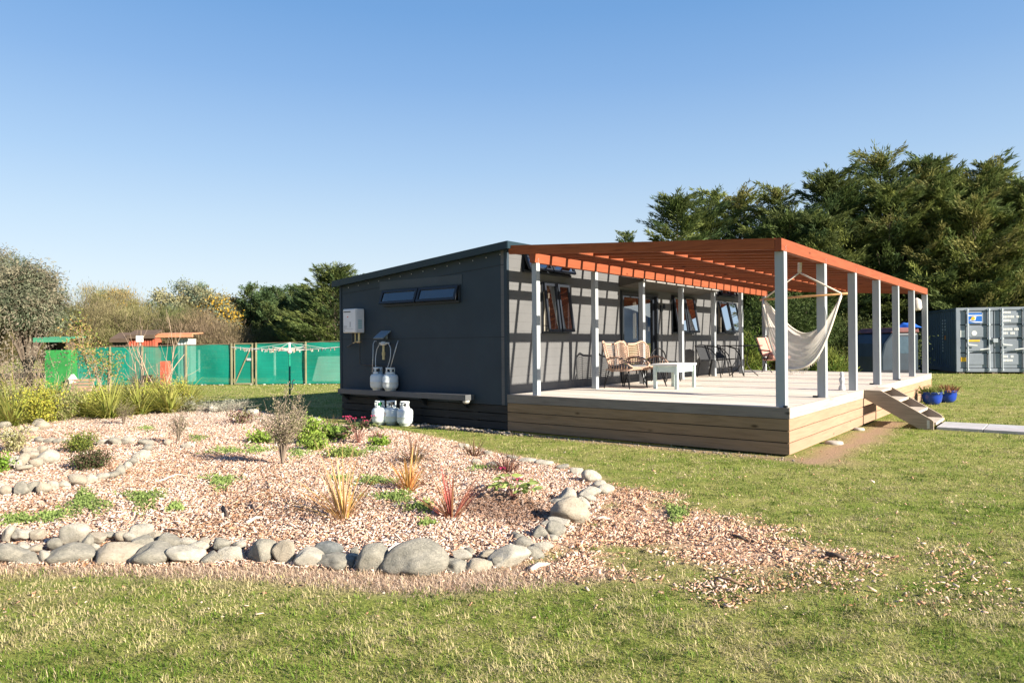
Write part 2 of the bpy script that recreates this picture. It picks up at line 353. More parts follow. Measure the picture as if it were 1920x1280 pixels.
# thin seam battens / flashings of the gable
for q_ in range(2):
    fl = MB(); fl.box((-G-0.004, -0.003, sm-0.008), (-0.051, 0.003, sm+0.001)) if q_ else fl.beam((-G+0.05, -0.001, gz(-G)-0.17), (-0.051, -0.001, gz(0)-0.245), 0.006, 0.009)
    fl.build('panel_seam', mat('seam_dark', (0.012, 0.017, 0.022), 0.6), cabin)
fl = MB(); fl.box((-3.0, -0.008, WZ1+0.012), (-0.95, -0.001, WZ1+0.17)); fl.build('wall_flashing', mat('flashing_panel', (0.040, 0.054, 0.067), 0.5, 0.08, 3), cabin)
for bxs in (((-0.05, -0.012, B0), (0.0005, -0.0005, T1), (0.0005, -0.012, B0), (0.012, 0.045, T1)), ((-G-0.01, -0.012, B0), (-G+0.045, -0.001, T2)), ((0.001, HL-0.05, B0), (0.014, HL+0.012, T1))):
    cn = MB()
    for q_ in range(0, len(bxs), 2): cn.box(bxs[q_], bxs[q_+1])
    cn.build('corner_flashing', m_gable, cabin)
rw = MB(); rw.box((-G, 0.12, B0), (-G+0.12, HL, T2)); rw.prism([(-G, B0), (0, B0), (0, T1), (-G, T2)], 'y', HL, HL+0.1); rw.build('rear_wall', m_gable, cabin)
fb = MB(); fb.box((-G+0.13, 0.13, 0.45), (-0.13, HL-0.01, 0.6)); fb.build('inner_floor', m_dim, cabin)
ib = MB(); ib.box((-2.1, 0.2, 0.6), (-2.05, HL-0.1, 2.5)); ib.build('inner_wall', m_dim, cabin)
# roof
rf = MB(); e = 0.09
def rz_(x): return T1+0.085+(T1-T2)/G*x
rf.prism([(-G-e, rz_(-G-e)-0.02), (0.10, rz_(0.10)-0.02), (0.10, rz_(0.10)), (-G-e, rz_(-G-e))], 'y', -0.10, HL+0.2)
rfo = rf.build('roof', mat('roof_steel', (0.06, 0.08, 0.09), 0.4, 0.1, 2), cabin)
fa = MB(); fa.prism([(-G-e, rz_(-G-e)-0.105), (0.10, rz_(0.10)-0.105), (0.10, rz_(0.10)+0.012), (-G-e, rz_(-G-e)+0.012)], 'y', -0.125, -0.102)
fa.box((0.102, -0.12, rz_(0.1)-0.105), (0.118, HL+0.2, rz_(0.1)+0.012)); fa.box((-G-e-0.018, -0.12, rz_(-G-e)-0.11), (-G-e-0.002, HL+0.2, rz_(-G-e)+0.01))
fa.prism([(-G-e, rz_(-G-e)-0.10), (0.10, rz_(0.10)-0.10), (0.10, rz_(0.10)-0.09), (-G-e, rz_(-G-e)-0.09)], 'y', -0.10, -0.001)
fa.build('fascia', m_flash, cabin)
for i in range(14):
    sc = MB(); x = -3.9+i*0.29; sc.lathe([(0.008, 0), (0.008, 0.006)], (x, 0, 0), 8); V = sc.v[-1]; V[:, 1], V[:, 2] = -V[:, 2]*1.0-0.001, V[:, 1]+gz(x)-0.07
    sc.build('screw_head', mat('zinc', (0.45, 0.47, 0.5), 0.4, 0.1, 5), cabin)
# skirting slats under the gable
sk = MB()
for i in range(3): sk.box((-G+0.02, 0.01, 0.02+i*0.132), (-0.005, 0.03, 0.02+i*0.132+0.118), tv())
for i in range(7): sk.box((-G+0.05+i*0.67, 0.031, 0.0), (-G+0.14+i*0.67, 0.10, B0))
for i in range(3): sk.box((-G+0.02, 0.04, 0.02+i*0.132), (-G+0.04, HL, 0.138+i*0.132))
sk.build('skirting', mat('stained_slats', (0.022, 0.024, 0.027), 0.65, 0.3, 4, (1, 9, 9), vcol='mul'), cabin)
us = MB(); us.box((-3.9, 0.3, 0.0), (-0.2, 0.34, 0.4)); us.build('underfloor_shade_sheet', mat('underfloor_shade', (0.02, 0.02, 0.02), 0.9), cabin)  # near-black sheet standing in for the shade under the floor

def sash(parent, y0, y1, z0, z1, ang, name='sash', x=0.03, fr=0.045, pane=m_glass, axis_='y'):
    """top-hung sash opening outwards by ang degrees; hinge line at (x, z1)"""
    h = z1-z0; w = y1-y0; b_ = MB(); ca, sa = math.cos(R_(ang)), math.sin(R_(ang))
    def P(s, tt, d):   # s along y, tt down from the hinge, d outward normal
        xo = x+tt*sa+d*ca; zo = z1-tt*ca+d*sa
        return (xo, s, zo) if axis_ == 'y' else (s, -xo, zo)
    def bar(s0, s1, t0, t1):
        V = [P(s, tt, d) for d in (0, 0.035) for s, tt in ((s0, t0), (s1, t0), (s1, t1), (s0, t1))]
        b_.add(V, [(0, 1, 2, 3), (7, 6, 5, 4), (0, 4, 5, 1), (1, 5, 6, 2), (2, 6, 7, 3), (3, 7, 4, 0)])
    bar(y0, y1, 0, fr); bar(y0, y1, h-fr, h); bar(y0, y0+fr, fr, h-fr); bar(y1-fr, y1, fr, h-fr)
    o = b_.build(name, m_black, parent)
    g = MB(); g.quad(P(y0+fr, fr, 0.018), P(y1-fr, fr, 0.018), P(y1-fr, h-fr, 0.018), P(y0+fr, h-fr, 0.018)); g.build('pane', pane, o)
    st = MB(); st.tube([(P(y0+0.02, h-0.1, 0)), ((x-0.03, y0+0.02, z0+0.12) if axis_ == 'y' else (y0+0.02, -(x-0.03), z0+0.12))], 0.006, 6); st.build('stay', m_black, o)
    return o
def window(parent, y0, y1, z0, z1, sashes, axis_='y', curtain=None, name='window', pane=None):
    f = 0.04; b_ = MB()
    def bx(a0, a1, q0, q1, x0=-0.09, x1=0.028):
        (b_.box((x0, a0, q0), (x1, a1, q1)) if axis_ == 'y' else b_.box((a0, -x1, q0), (a1, -x0, q1)))
    bx(y0, y1, z1-f, z1); bx(y0, y1, z0, z0+f, -0.09, 0.045); bx(y0, y0+f, z0+f, z1-f); bx(y1-f, y1, z0+f, z1-f)
    n = len(sashes)
    for k in range(1, n): c = y0+(y1-y0)*k/n; bx(c-f/2, c+f/2, z0+f, z1-f)
    wdw = b_.build(name, m_black, parent, bevel=0.003)
    if n > 1 or True:
        for k, a in enumerate(sashes):
            a0 = y0+(y1-y0)*k/n+0.015; a1 = y0+(y1-y0)*(k+1)/n-0.015
            sash(wdw, a0, a1, z0+0.02, z1-0.015, a, axis_=axis_, pane=pane or m_glass)
    if curtain and axis_ == 'y':
        c = MB(); a, e_ = curtain
        c.grid(lambda u, v: (-0.16-0.02*math.sin(u*28), a+(e_-a)*u, z0-0.05+(z1-z0+0.08)*v), 50, 1); c.build('curtain', m_curt, wdw, smooth=True)
    return wdw
window(cabin, WX0, WX1, WZ0, WZ1, [20, 20], axis_='x', pane=glassy('strip_window_glass', mixf=0.1))
window(cabin, 0.40, 1.80, 2.56, 2.84, [24, 24])
window(cabin, 0.93, 1.72, 1.56, 2.43, [7, 8], curtain=(0.95, 1.7))
window(cabin, 5.60, 7.17, 2.62, 2.79, [3, 3])
window(cabin, 5.90, 7.03, 1.58, 2.45, [8.5, 9.5], curtain=(5.95, 6.3), pane=m_glass2)
window(cabin, 8.50, 9.70, 1.60, 2.42, [12, 12], curtain=(8.9, 9.2), pane=m_glass2)
window(cabin, 8.55, 9.65, 2.54, 2.82, [20, 20])
# door with glazed leaves, the left one folded open a little
db = MB(); y0, y1, z0, z1 = 3.62, 5.22, D+0.03, 2.44
db.box((-0.1, y0, z1-0.06), (0.03, y1, z1)); db.box((-0.1, y0, z0), (0.03, y0+0.06, z1-0.06)); db.box((-0.1, y1-0.06, z0), (0.03, y1, z1-0.06)); db.box((-0.1, y0+0.06, z0), (0.03, y1-0.06, z0+0.03))
door = db.build('door', m_black, cabin, bevel=0.003)
def leaf(a, c_, x):
    l = MB(); f = 0.06; l.box((x, a, z0+0.03), (x+0.035, a+f, z1-0.06)); l.box((x, c_-f, z0+0.03), (x+0.035, c_, z1-0.06)); l.box((x, a+f, z0+0.03), (x+0.035, c_-f, z0+0.13)); l.box((x, a+f, z1-0.13), (x+0.035, c_-f, z1-0.06))
    o = l.build('door_leaf', m_black, door); g = MB(); g.quad((x+0.02, a+f, z0+0.13), (x+0.02, c_-f, z0+0.13), (x+0.02, c_-f, z1-0.13), (x+0.02, a+f, z1-0.13)); g.build('pane', glassy('door_glass', mixf=0.95), o)
leaf(3.70, 4.46, -0.03); leaf(4.42, 5.15, -0.075)
hd = MB(); hd.tube([(0.03, 4.40, 1.50), (0.06, 4.40, 1.50), (0.06, 4.40, 1.72), (0.03, 4.40, 1.72)], 0.008, 6); hd.build('handle', m_black, door)
c = MB(); c.grid(lambda u, v: (-0.2-0.025*math.sin(u*40), 4.5+0.68*u, D+0.05+1.75*v), 60, 1); c.build('curtain', m_curt, door, smooth=True)
# canopy over door and the window beside it
ca = MB(); ca.prism([(0.0, 2.50), (0.55, 2.585), (0.55, 2.61), (0.0, 2.72)], 'y', 3.56, 7.35); cao = ca.build('canopy', mat('canopy_panel', (0.075, 0.068, 0.056), 0.7, 0.15, 3), cabin)
cl = MB(); cl.box((0.551, 3.56, 2.583), (0.557, 7.35, 2.612)); cl.build('canopy_edge', mat('canopy_edge', (0.20, 0.19, 0.18), 0.5), cao)
wl = MB(); wl.box((0.013, 5.33, 2.06), (0.04, 5.41, 2.2)); wl.lathe([(0.028, 0), (0.03, 0.03), (0.02, 0.10), (0.002, 0.11)], (0.09, 5.37, 2.12), 12); tag(wl.build('wall_lamp', m_black), 'small black wall lamp beside the glass door', 'lamp')

# ledge, heater, pipes, regulator
lg = MB(); lg.box((-3.95, -0.235, 0.475), (-0.70, -0.015, 0.485)); lg.box((-3.95, -0.235, 0.486), (-0.70, -0.222, 0.565)); lg.box((-3.95, -0.221, 0.555), (-0.70, -0.015, 0.565)); lg.box((-0.699, -0.235, 0.475), (-0.69, -0.015, 0.566))
ledge = lg.build('bottle_shelf', mat('shelf_steel', (0.09, 0.095, 0.10), 0.5, 0.12, 4)); tag(ledge, 'long dark steel ledge along the foot of the gable wall', 'shelf')
for x in (-3.9, -2.9, -1.8, -0.85): bb = MB(); bb.prism([(-0.2, 0.474), (-0.013, 0.474), (-0.013, 0.33)], 'x', x-0.02, x+0.02); bb.build('bracket', m_black, ledge)
ll = MB(); ll.lathe([(0.01, 0.0), (0.05, 0.0), (0.062, -0.012), (0.05, -0.04), (0.03, -0.055), (0.002, -0.06)][::-1], (-0.74, -0.16, 0.474), 16)
tag(ll.build('ledge_light', mat('light_housing', (0.4, 0.38, 0.34), 0.4), smooth=True), 'small round light hanging under the end of the dark ledge', 'lamp')
m_white = mat('enamel_white', (0.62, 0.64, 0.66), 0.35, 0.05, 4)
h1 = aty(648, 578, -0.24); h2 = aty(670, 625, -0.24)
hx0, hx1, hz0, hz1 = -3.79, -3.42, 1.62, 2.07
heater = thing('water_heater', 'white gas water heater box mounted high on the dark gable wall', 'water heater', (hx0, -0.02, hz0))
def loc(v, o): return [v[i]-o.location[i] for i in range(3)]
hbx = MB(); hbx.box((0, -0.20, 0), (hx1-hx0, 0, hz1-hz0)); hbx.build('casing', m_white, heater, bevel=0.012)
fp = MB(); fp.box((0.012, -0.212, 0.012), (hx1-hx0-0.012, -0.2005, hz1-hz0-0.012)); fp.build('front_cover', m_white, heater, bevel=0.006)
vt = MB(); vt.box((0.03, -0.216, 0.385), (0.23, -0.2125, 0.402)); vt.build('vent', m_black, heater)
m_text = mat('print_grey', (0.22, 0.23, 0.26), 0.6); tx = MB()
for i in range(4): tx.box((0.03, -0.2145, 0.13-i*0.012), (0.13-0.01*(i % 2), -0.2125, 0.134-i*0.012))
tx.box((0.03, -0.2145, 0.072), (0.30, -0.2125, 0.076)); tx.box((0.035, -0.2145, 0.035), (0.06, -0.2125, 0.052))
for i in range(6): tx.box((0.20, -0.2145, 0.11+i*0.017), (0.235, -0.2125, 0.119+i*0.017))
tx.build('printing', m_text, heater)
rd = MB(); rd.box((0.13, -0.2145, 0.29), (0.165, -0.2125, 0.308)); rd.build('badge', mat('badge_red', (0.6, 0.06, 0.05), 0.5), heater)
sdl = MB()
for i in range(5): sdl.box((hx1-hx0+0.0005, -0.15, 0.08+i*0.035), (hx1-hx0+0.002, -0.06, 0.10+i*0.035))
sdl.build('side_label', mat('label_teal', (0.2, 0.42, 0.45), 0.5), heater)
m_brass = mat('brass', (0.45, 0.38, 0.22), 0.35, 0.15, 20, metal=0.6); m_pipe = mat('pipe_dark', (0.035, 0.04, 0.045), 0.5); m_steel = mat('braided_steel', (0.42, 0.44, 0.46), 0.4, 0.2, 60, metal=0.5)
pp = MB(); px_ = hx0+0.30
pp.tube([(hx0+0.12, -0.10, hz0), (hx0+0.12, -0.10, 1.42), (hx0+0.02, -0.08, 1.38), (hx0-0.1, -0.05, 1.36)], 0.016, 8)
pp.tube([(px_, -0.08, hz0-0.1), (px_, -0.08, 1.05), (px_+0.03, -0.06, 1.02), (px_+0.9, -0.05, 1.00)], 0.012, 8)
pipe = pp.build('pipework', m_pipe); tag(pipe, 'dark pipes running down and across from the white water heater', 'pipe')
vv = MB(); vv.tube([(px_, -0.09, hz0-0.002), (px_, -0.09, 1.46)], 0.022, 10); vv.tube([(px_-0.05, -0.1, 1.45), (px_+0.05, -0.1, 1.45)], 0.02, 8); vv.tube([(hx0+0.2, -0.1, hz0-0.002), (hx0+0.2, -0.1, 1.44), (hx0+0.14, -0.1, 1.43)], 0.013, 8); vv.build('valve', m_brass, pipe)
# gas hood
hd0 = aty(722, 628, -0.06)
hx, hz = -2.80, 1.60
hood = MB(); hood.prism([(-0.20, hz-0.10), (-0.014, hz+0.03), (-0.014, hz+0.05), (-0.21, hz-0.085)], 'x', hx-0.16, hx+0.10); hood.box((hx-0.02, -0.03, hz-0.02), (hx+0.02, -0.013, hz-0.1))
tag(hood.build('gas_hood', mat('hood_steel', (0.16, 0.22, 0.27), 0.4, 0.1, 5)), 'small sloping steel hood over the gas regulator', 'hood')
rg = thing('gas_regulator', 'silver gas regulator with braided hoses looping down to the bottles', 'regulator', (hx, -0.05, 1.36))
rb = MB(); rb.lathe([(0.03, -0.03), (0.055, -0.03), (0.06, 0.0), (0.05, 0.035), (0.02, 0.045)], (0, -0.05, 0.05), 16); rb.tube([(-0.12, -0.04, 0.06), (0.14, -0.04, 0.06)], 0.016, 8); rb.build('body', mat('regulator_alloy', (0.5, 0.52, 0.52), 0.35, 0.2, 30), rg, smooth=True)
rb = MB(); rb.tube([(0, -0.05, 0.02), (0, -0.05, -0.24)], [0.022, 0.026], 8); rb.tube([(0, -0.05, -0.1), (0, -0.05, -0.16)], 0.034, 8); rb.build('valve_stem', m_brass, rg)
def P_(x, y, z): return (x-hx, y+0.05, z-1.36)
for pts in ([(-0.10, -0.04, 0.06), (-0.17, -0.06, -0.04), (-0.19, -0.08, -0.22), (-0.16, -0.1, -0.38), (-0.12, -0.12, -0.48)], [(0.12, -0.04, 0.06), (0.20, -0.06, -0.02), (0.22, -0.08, -0.20), (0.17, -0.1, -0.36), (0.11, -0.12, -0.50)]):
    P = np.array(pts); tt = np.linspace(0, 1, 24); Q = np.stack([np.interp(tt, np.linspace(0, 1, 5), P[:, i]) for i in range(3)], -1)
    for _ in range(3): Q[1:-1] = (Q[:-2]+Q[1:-1]*2+Q[2:])/4
    hh = MB(); hh.tube(Q, 0.0085, 8); hh.build('hose', m_steel, rg, smooth=True)
for sx, bx_ in ((-0.28, -0.23), (0.36, 0.22)):
    hh = MB(); hh.tube([(sx+0.04*(1 if sx < 0 else -1), 0.0, 0.10), (sx, -0.02, 0.10), (sx, -0.05, 0.05), ((sx+bx_)/2, -0.08, -0.2), (bx_, -0.12, -0.48)], 0.009, 8); hh.build('chain', mat('chain_zinc', (0.4, 0.42, 0.43), 0.4, 0.3, 90, metal=0.6), rg, smooth=True)
# gas bottles
m_bot = mat('bottle_enamel', (0.60, 0.66, 0.66), 0.38, 0.07, 5)
def gas_bottle(label, loc_, rz, collar='cut'):
    t_ = thing('gas_bottle', label, 'gas bottle', loc_, rz, 'LPG bottles by the gable wall'); t_.scale = (1.1, 1.1, 1.12)
    b_ = MB(); r = 0.128; b_.lathe([(0.08, 0.0), (0.088, 0.0), (0.088, 0.025), (0.10, 0.03), (0.122, 0.055), (r, 0.09), (r, 0.135), (r+0.002, 0.137), (r+0.002, 0.143), (r, 0.145), (r, 0.20), (0.122, 0.232), (0.10, 0.258), (0.06, 0.272), (0.02, 0.276)], seg=32); b_.build('body', m_bot, t_, smooth=True)
    cc_ = MB(); rr = 0.075; z0_, z1_ = 0.262, 0.372
    def arc(a0, a1, za, zb): 
        n = max(2, int((a1-a0)/10)); cc_.grid(lambda u, v: (rr*math.cos(R_(a0+(a1-a0)*u)), rr*math.sin(R_(a0+(a1-a0)*u)), za+(zb-za)*v), n, 1)
    arc(0, 300, z0_, 0.30); arc(0, 300, 0.347, z1_)
    for a in (0, 62, 124, 186, 248): arc(a, a+26, 0.30, 0.347)
    cc_.build('collar', m_bot, t_, smooth=True, solid=0.004)
    v_ = MB(); v_.tube([(0, 0, 0.27), (0, 0, 0.335)], 0.014, 8); v_.tube([(-0.03, 0, 0.315), (0.03, 0, 0.315)], 0.012, 8); v_.lathe([(0.005, 0.335), (0.022, 0.337), (0.022, 0.352), (0.005, 0.354)], seg=10); v_.build('valve', mat('valve_dark', (0.05, 0.05, 0.05), 0.5) if collar != 'green' else mat('valve_green', (0.03, 0.22, 0.08), 0.5), t_)
    if collar == 'badge':
        k = MB(); k.add([(0.1292*math.cos(R_(a)), 0.1292*math.sin(R_(a)), 0.17+zz) for a, zz in [(-110+14*math.cos(q), 0.03*math.sin(q)) for q in np.linspace(0, 6.28, 17)[:-1]]], [tuple(range(16))]); k.build('sticker', mat('sticker_orange', (0.45, 0.16, 0.06), 0.5), t_)
    return t_
q = aty(709.5, 733, -0.125); gas_bottle('white gas bottle on the dark ledge, the one further from the deck', (q[0], -0.135, 0.566), 0.4)
q = aty(735, 733, -0.11); gas_bottle('white gas bottle on the dark ledge, the one nearer the deck', (q[0], -0.145, 0.566), 2.2)
for (x_, y_), lb, cz, rz in (((701, 797), 'gas bottle with a green valve on the grass, furthest from the deck of the three', 'green', 0.3), ((723, 797), 'gas bottle with an orange sticker standing between two others on the grass', 'badge', R_(10)), ((748.5, 799), 'gas bottle on the grass, nearest the deck of the three', '', 1.4)):
    p = atz(x_, y_); gas_bottle(lb, (p[0]+0.02, p[1]+0.12, 0.0), rz, cz)

# ================================================================== DECK
m_deckt = wood('deck_boards_grey', (0.60, 0.54, 0.47), (0.44, 0.38, 0.31), 0.8, 'X', 0.3, knots=False)
m_skirtX = wood('deck_skirt_pine_shaded', (0.27, 0.185, 0.112), (0.165, 0.11, 0.064), 0.8, 'X', 0.35)  # front boards: the pine kept darker, shade of this end put into it
m_skirtY = wood('deck_skirt_pine_sunlit', (0.33, 0.215, 0.145), (0.25, 0.16, 0.105), 0.8, 'Y', 0.35)  # same pine paled toward pink, sunlight painted into the side boards
m_fasX = wood('deck_fascia_grey_shaded', (0.21, 0.185, 0.16), (0.12, 0.10, 0.085), 0.85, 'X', 0.35); m_fasY = wood('deck_fascia_grey_sunlit', (0.42, 0.37, 0.31), (0.25, 0.21, 0.17), 0.85, 'Y', 0.35)  # one grey timber in two tones, the side paled as if sunlit
deck = thing('deck', 'raised timber deck of pale boards with boarded sides', 'deck', (0, 0, 0))
db = MB(); n = 79
for i in range(n):
    y = 0.0+i*LD/n; k = tv(0.09); gp_ = random.choice([0.006, 0.008, 0.010, 0.016])
    cut = 1.2+2.0*random.random()
    db.box((0.015 if y < HL else -1.2, y+0.002, D-0.028), (cut-0.0015, y+LD/n-gp_, D), tv(0.14)); db.box((cut+0.0015, y+0.002, D-0.028), (WD-0.03, y+LD/n-gp_, D), tv(0.14))
db.build('deck_boards', m_deckt, deck)
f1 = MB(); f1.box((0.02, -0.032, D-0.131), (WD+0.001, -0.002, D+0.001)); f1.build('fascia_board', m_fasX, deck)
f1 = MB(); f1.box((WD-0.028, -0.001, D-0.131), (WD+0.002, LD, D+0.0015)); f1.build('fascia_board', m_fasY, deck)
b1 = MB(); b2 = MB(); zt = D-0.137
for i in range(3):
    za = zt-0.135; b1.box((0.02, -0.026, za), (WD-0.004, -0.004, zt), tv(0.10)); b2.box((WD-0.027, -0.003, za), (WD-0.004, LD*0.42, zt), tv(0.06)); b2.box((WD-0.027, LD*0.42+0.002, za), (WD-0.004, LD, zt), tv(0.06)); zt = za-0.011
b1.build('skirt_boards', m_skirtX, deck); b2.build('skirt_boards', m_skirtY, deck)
us = MB(); us.box((0.05, 0.0, 0.02), (WD-0.04, 0.02, D-0.05)); us.box((WD-0.06, 0.03, 0.02), (WD-0.04, LD, D-0.05)); us.build('underdeck_shade_sheet', mat('underfloor_shade', (0.02, 0.02, 0.02), 0.9), deck)  # near-black sheets behind the boards, painting the shade seen in the gaps
# concrete footing under the deck edge
for (x_, y_, s_, lb) in ((1568, 832, 0.12, 'flat pale concrete pad beside the deck, nearer the front corner'), (1608, 806, 0.09, 'flat pale concrete pad beside the deck, nearer the steps')):
    p = atz(x_, y_); c = MB(); c.lathe([(s_*1.0, -0.02), (s_, 0.02), (s_*0.9, 0.035), (s_*0.5, 0.04)], (0, 0, 0), 14); o = c.build('concrete_pad', mat('pad_concrete', (0.34, 0.31, 0.27), 0.9, 0.15, 8, bump=0.3), smooth=True); o.location = (4.50 if x_ < 1580 else 4.42, p[1], 0); tag(o, lb, 'concrete pad')

# ================================================================== PERGOLA
m_post = mat('post_paint', (0.30, 0.325, 0.345), 0.5, 0.06, 3, (6, 6, 0.6), bump=0.08)
m_stainX = wood('pergola_stain', (0.26, 0.074, 0.027), (0.15, 0.036, 0.013), 0.6, 'X', 0.2, knots=True)
m_stainY = wood('pergola_stain_beam', (0.235, 0.066, 0.030), (0.17, 0.042, 0.018), 0.6, 'Y', 0.2, knots=True)
m_plate = mat('galvanised', (0.48, 0.49, 0.50), 0.45, 0.25, 40, metal=0.4)
perg = thing('pergola', 'orange stained slatted pergola on pale grey posts over the deck', 'pergola', (0, 0, 0))
XO = 4.245; XI = 0.53; PW = 0.115; bay = (LD-0.16)/6
zr = lambda x: 2.945-(2.945-2.648)*(x-0.05)/(4.30-0.05)      # top of the rafters
ZB_O = 2.50; ZB_I = 2.638
XIK = (0.53, 0.485, 0.455, 0.44, 0.425, 0.41, 0.395)
for k in range(7):
    y = 0.03+PW/2+k*bay
    for x, zt, y in ((XO, ZB_O, y), (XIK[k], ZB_I, 0.06+k*1.80)):
        pm = MB(); w = PW/2 if x == XO else 0.046; pm.box((x-w, y-w, D+0.0008), (x+w, y+w, zt-0.002)); po = pm.build('post', m_post, perg, bevel=0.004)
        pl = MB(); pl.box((x+w-0.015, y-0.02, zt-0.09), (x+w+0.003, y+0.02, zt-0.004))
        for q_ in range(5): pl.box((x+w+0.003, y-0.012, zt-0.075+q_*0.03), (x+w+0.006, y-0.004, zt-0.067+q_*0.03), (0.5, 0.5, 0.5)); pl.box((x+w+0.003, y+0.004, zt-0.06+q_*0.03), (x+w+0.006, y+0.012, zt-0.052+q_*0.03), (0.5, 0.5, 0.5))
        pl.build('nail_plate', m_plate, po)
        if x == XO and k in (0, 1, 3, 4): ft = MB(); ft.box((x-w-0.05 if k % 2 else x+w-0.01, y-w-0.05, D+0.001), (x-w+0.02 if k % 2 else x+w+0.03, y-w-0.001, D+0.028)); ft.build('post_foot_block', m_black, po)  # small near-black block at the foot of some outer posts
bm = MB(); bm.box((XO-0.03, -0.045, ZB_O), (XO+PW/2-0.004, LD/2, 2.648)); bm.box((XO-0.03, LD/2+0.002, ZB_O), (XO+PW/2-0.004, LD+0.0, 2.648)); bm.build('outer_beam', m_stainY, perg, bevel=0.003)
bm = MB(); bm.beam((0.53, -0.04, ZB_I+0.071), (0.395, LD, ZB_I+0.071), 0.09, 0.142); bm.build('inner_beam', m_stainY, perg, bevel=0.003)
NR = 25
for i in range(NR):
    y = -0.02+i*(LD-0.0)/(NR-1); y = min(y, LD-0.03); x1_ = XO-0.032; x0_ = 0.13 if i else 0.08
    pr = MB(); h_ = 0.138; w_ = 0.023; tt = tv(0.10)
    pr.prism([(x0_, zr(x0_)-h_), (x1_, zr(x1_)-h_), (x1_, zr(x1_)), (x0_, zr(x0_))], 'y', y-w_, y+w_, tt); pr.build('rafter', m_stainX, perg)
for xn in (1.34, 2.66):
    nr_ = MB()
    for i in range(NR-1):
        ya = -0.02+i*LD/(NR-1)+0.024; yb = -0.02+(i+1)*LD/(NR-1)-0.024; nr_.box((xn-0.022, ya, zr(xn)-0.142), (xn+0.022, min(yb, LD-0.06), zr(xn)-0.006), tv(0.1))
    nr_.build('nogging_row', m_stainY, perg)
# lantern on the last outer post
lt = thing('lantern', 'small whitish lantern hanging from the furthest outer pergola post', 'lantern', (XO-0.14, LD-0.3, 2.12))
q = MB(); q.lathe([(0.02, 0.30), (0.10, 0.24), (0.12, 0.06), (0.09, 0.0), (0.02, -0.01)][::-1], seg=16); q.build('shade', mat('lantern_pale', (0.5, 0.46, 0.42), 0.6), lt, smooth=True)
q = MB(); q.tube([(0, 0, 0.30), (0, 0, 0.37), (0.08, 0.05, 0.40)], 0.008, 6); q.build('hook', m_black, lt)

# ================================================================== STEPS
steps = thing('deck_steps', 'weathered timber steps with open treads going down from the deck to the path', 'steps', (WD, 3.87, 0))
m_step = wood('step_timber', (0.30, 0.25, 0.20), (0.18, 0.145, 0.11), 0.85, 'X', 0.4, vary=False); m_tread = wood('tread_timber', (0.46, 0.40, 0.33), (0.33, 0.28, 0.22), 0.85, 'Y', 0.3, vary=False)
for y in (0.0, 0.95):
    q = MB(); q.prism([(0.004, D-0.135), (0.004, D-0.0), (0.26, D-0.005), (0.96, 0.165), (0.99, 0.135), (0.99, 0.0), (0.80, 0.0)], 'y', y, y+0.045); q.build('stringer', m_step, steps, bevel=0.004)
for k, (xx, zz) in enumerate(((0.30, 0.44), (0.58, 0.275), (0.82, 0.115))):
    q = MB(); q.box((xx-0.05, 0.047, zz-0.04), (xx+0.20, 0.948, zz)); q.build('tread', m_tread, steps, bevel=0.003)
q = MB(); q.box((0.006, 0.047, D-0.04), (0.24, 0.948, D-0.002)); q.build('tread', m_tread, steps, bevel=0.003)
q = MB(); q.box((0.90, -0.006, 0.02), (0.935, -0.0005, 0.15)); q.build('strap', m_plate, steps)
# paver path
pv = MB(); pa = atz(1768, 803); pb = atz(1768, 788)
dirv = np.array([1.0, 0.02]); 
for i in range(12):
    xa = 5.38+i*0.615
    for j in range(2): pv.box((xa, 3.98+j*0.452, -0.02), (xa+0.605, 3.98+j*0.452+0.445, 0.045), tv(0.06))
struct(pv.build('path', mat('paver_concrete', (0.40, 0.39, 0.39), 0.9, 0.12, 7, bump=0.2, vcol='mul'), bevel=0.006))

# ================================================================== HAMMOCK CHAIR
hk = atd(1500, 487, 10.3); Lb = atd(1425, 562, 10.65); Rb = atd(1589, 550, 9.85); kn = atd(1499, 511, 10.3)
ham = thing('hammock_chair', 'cream hanging hammock chair with a bamboo spreader bar under the pergola', 'hammock chair', hk)
o3 = np.array(ham.location); m_rope = mat('rope_cream', (0.62, 0.56, 0.47), 0.9, 0.15, 80, bump=0.3)
q = MB(); zt_ = zr(hk[0])-0.14
q.tube([np.array([0, 0, zt_-hk[2]]), [0, 0, 0]], 0.012, 6)
n = 60; qq = [np.array([0, 0, 0])+(kn-hk)*(i/n)+np.array([0.018*math.cos(i*0.9), 0.018*math.sin(i*0.9), 0]) for i in range(n)]; q.tube(qq, 0.014, 6)
A1 = Lb+(Rb-Lb)*0.04; A2 = Lb+(Rb-Lb)*0.94
q.tube([kn-o3, A1-o3], 0.013, 6); q.tube([kn-o3, A2-o3], 0.013, 6); q.build('rope', m_rope, ham, smooth=True)
q = MB(); q.tube([Lb-o3, Rb-o3], 0.016, 10); q.build('spreader_bar', mat('bamboo', (0.50, 0.27, 0.12), 0.5, 0.15, 12), ham, smooth=True)
dB = (Rb-Lb)/np.linalg.norm(Rb-Lb); tow = np.cross(dB, [0, 0, 1.0]); tow = tow/np.linalg.norm(tow)
if tow@(CAM-hk) < 0: tow = -tow
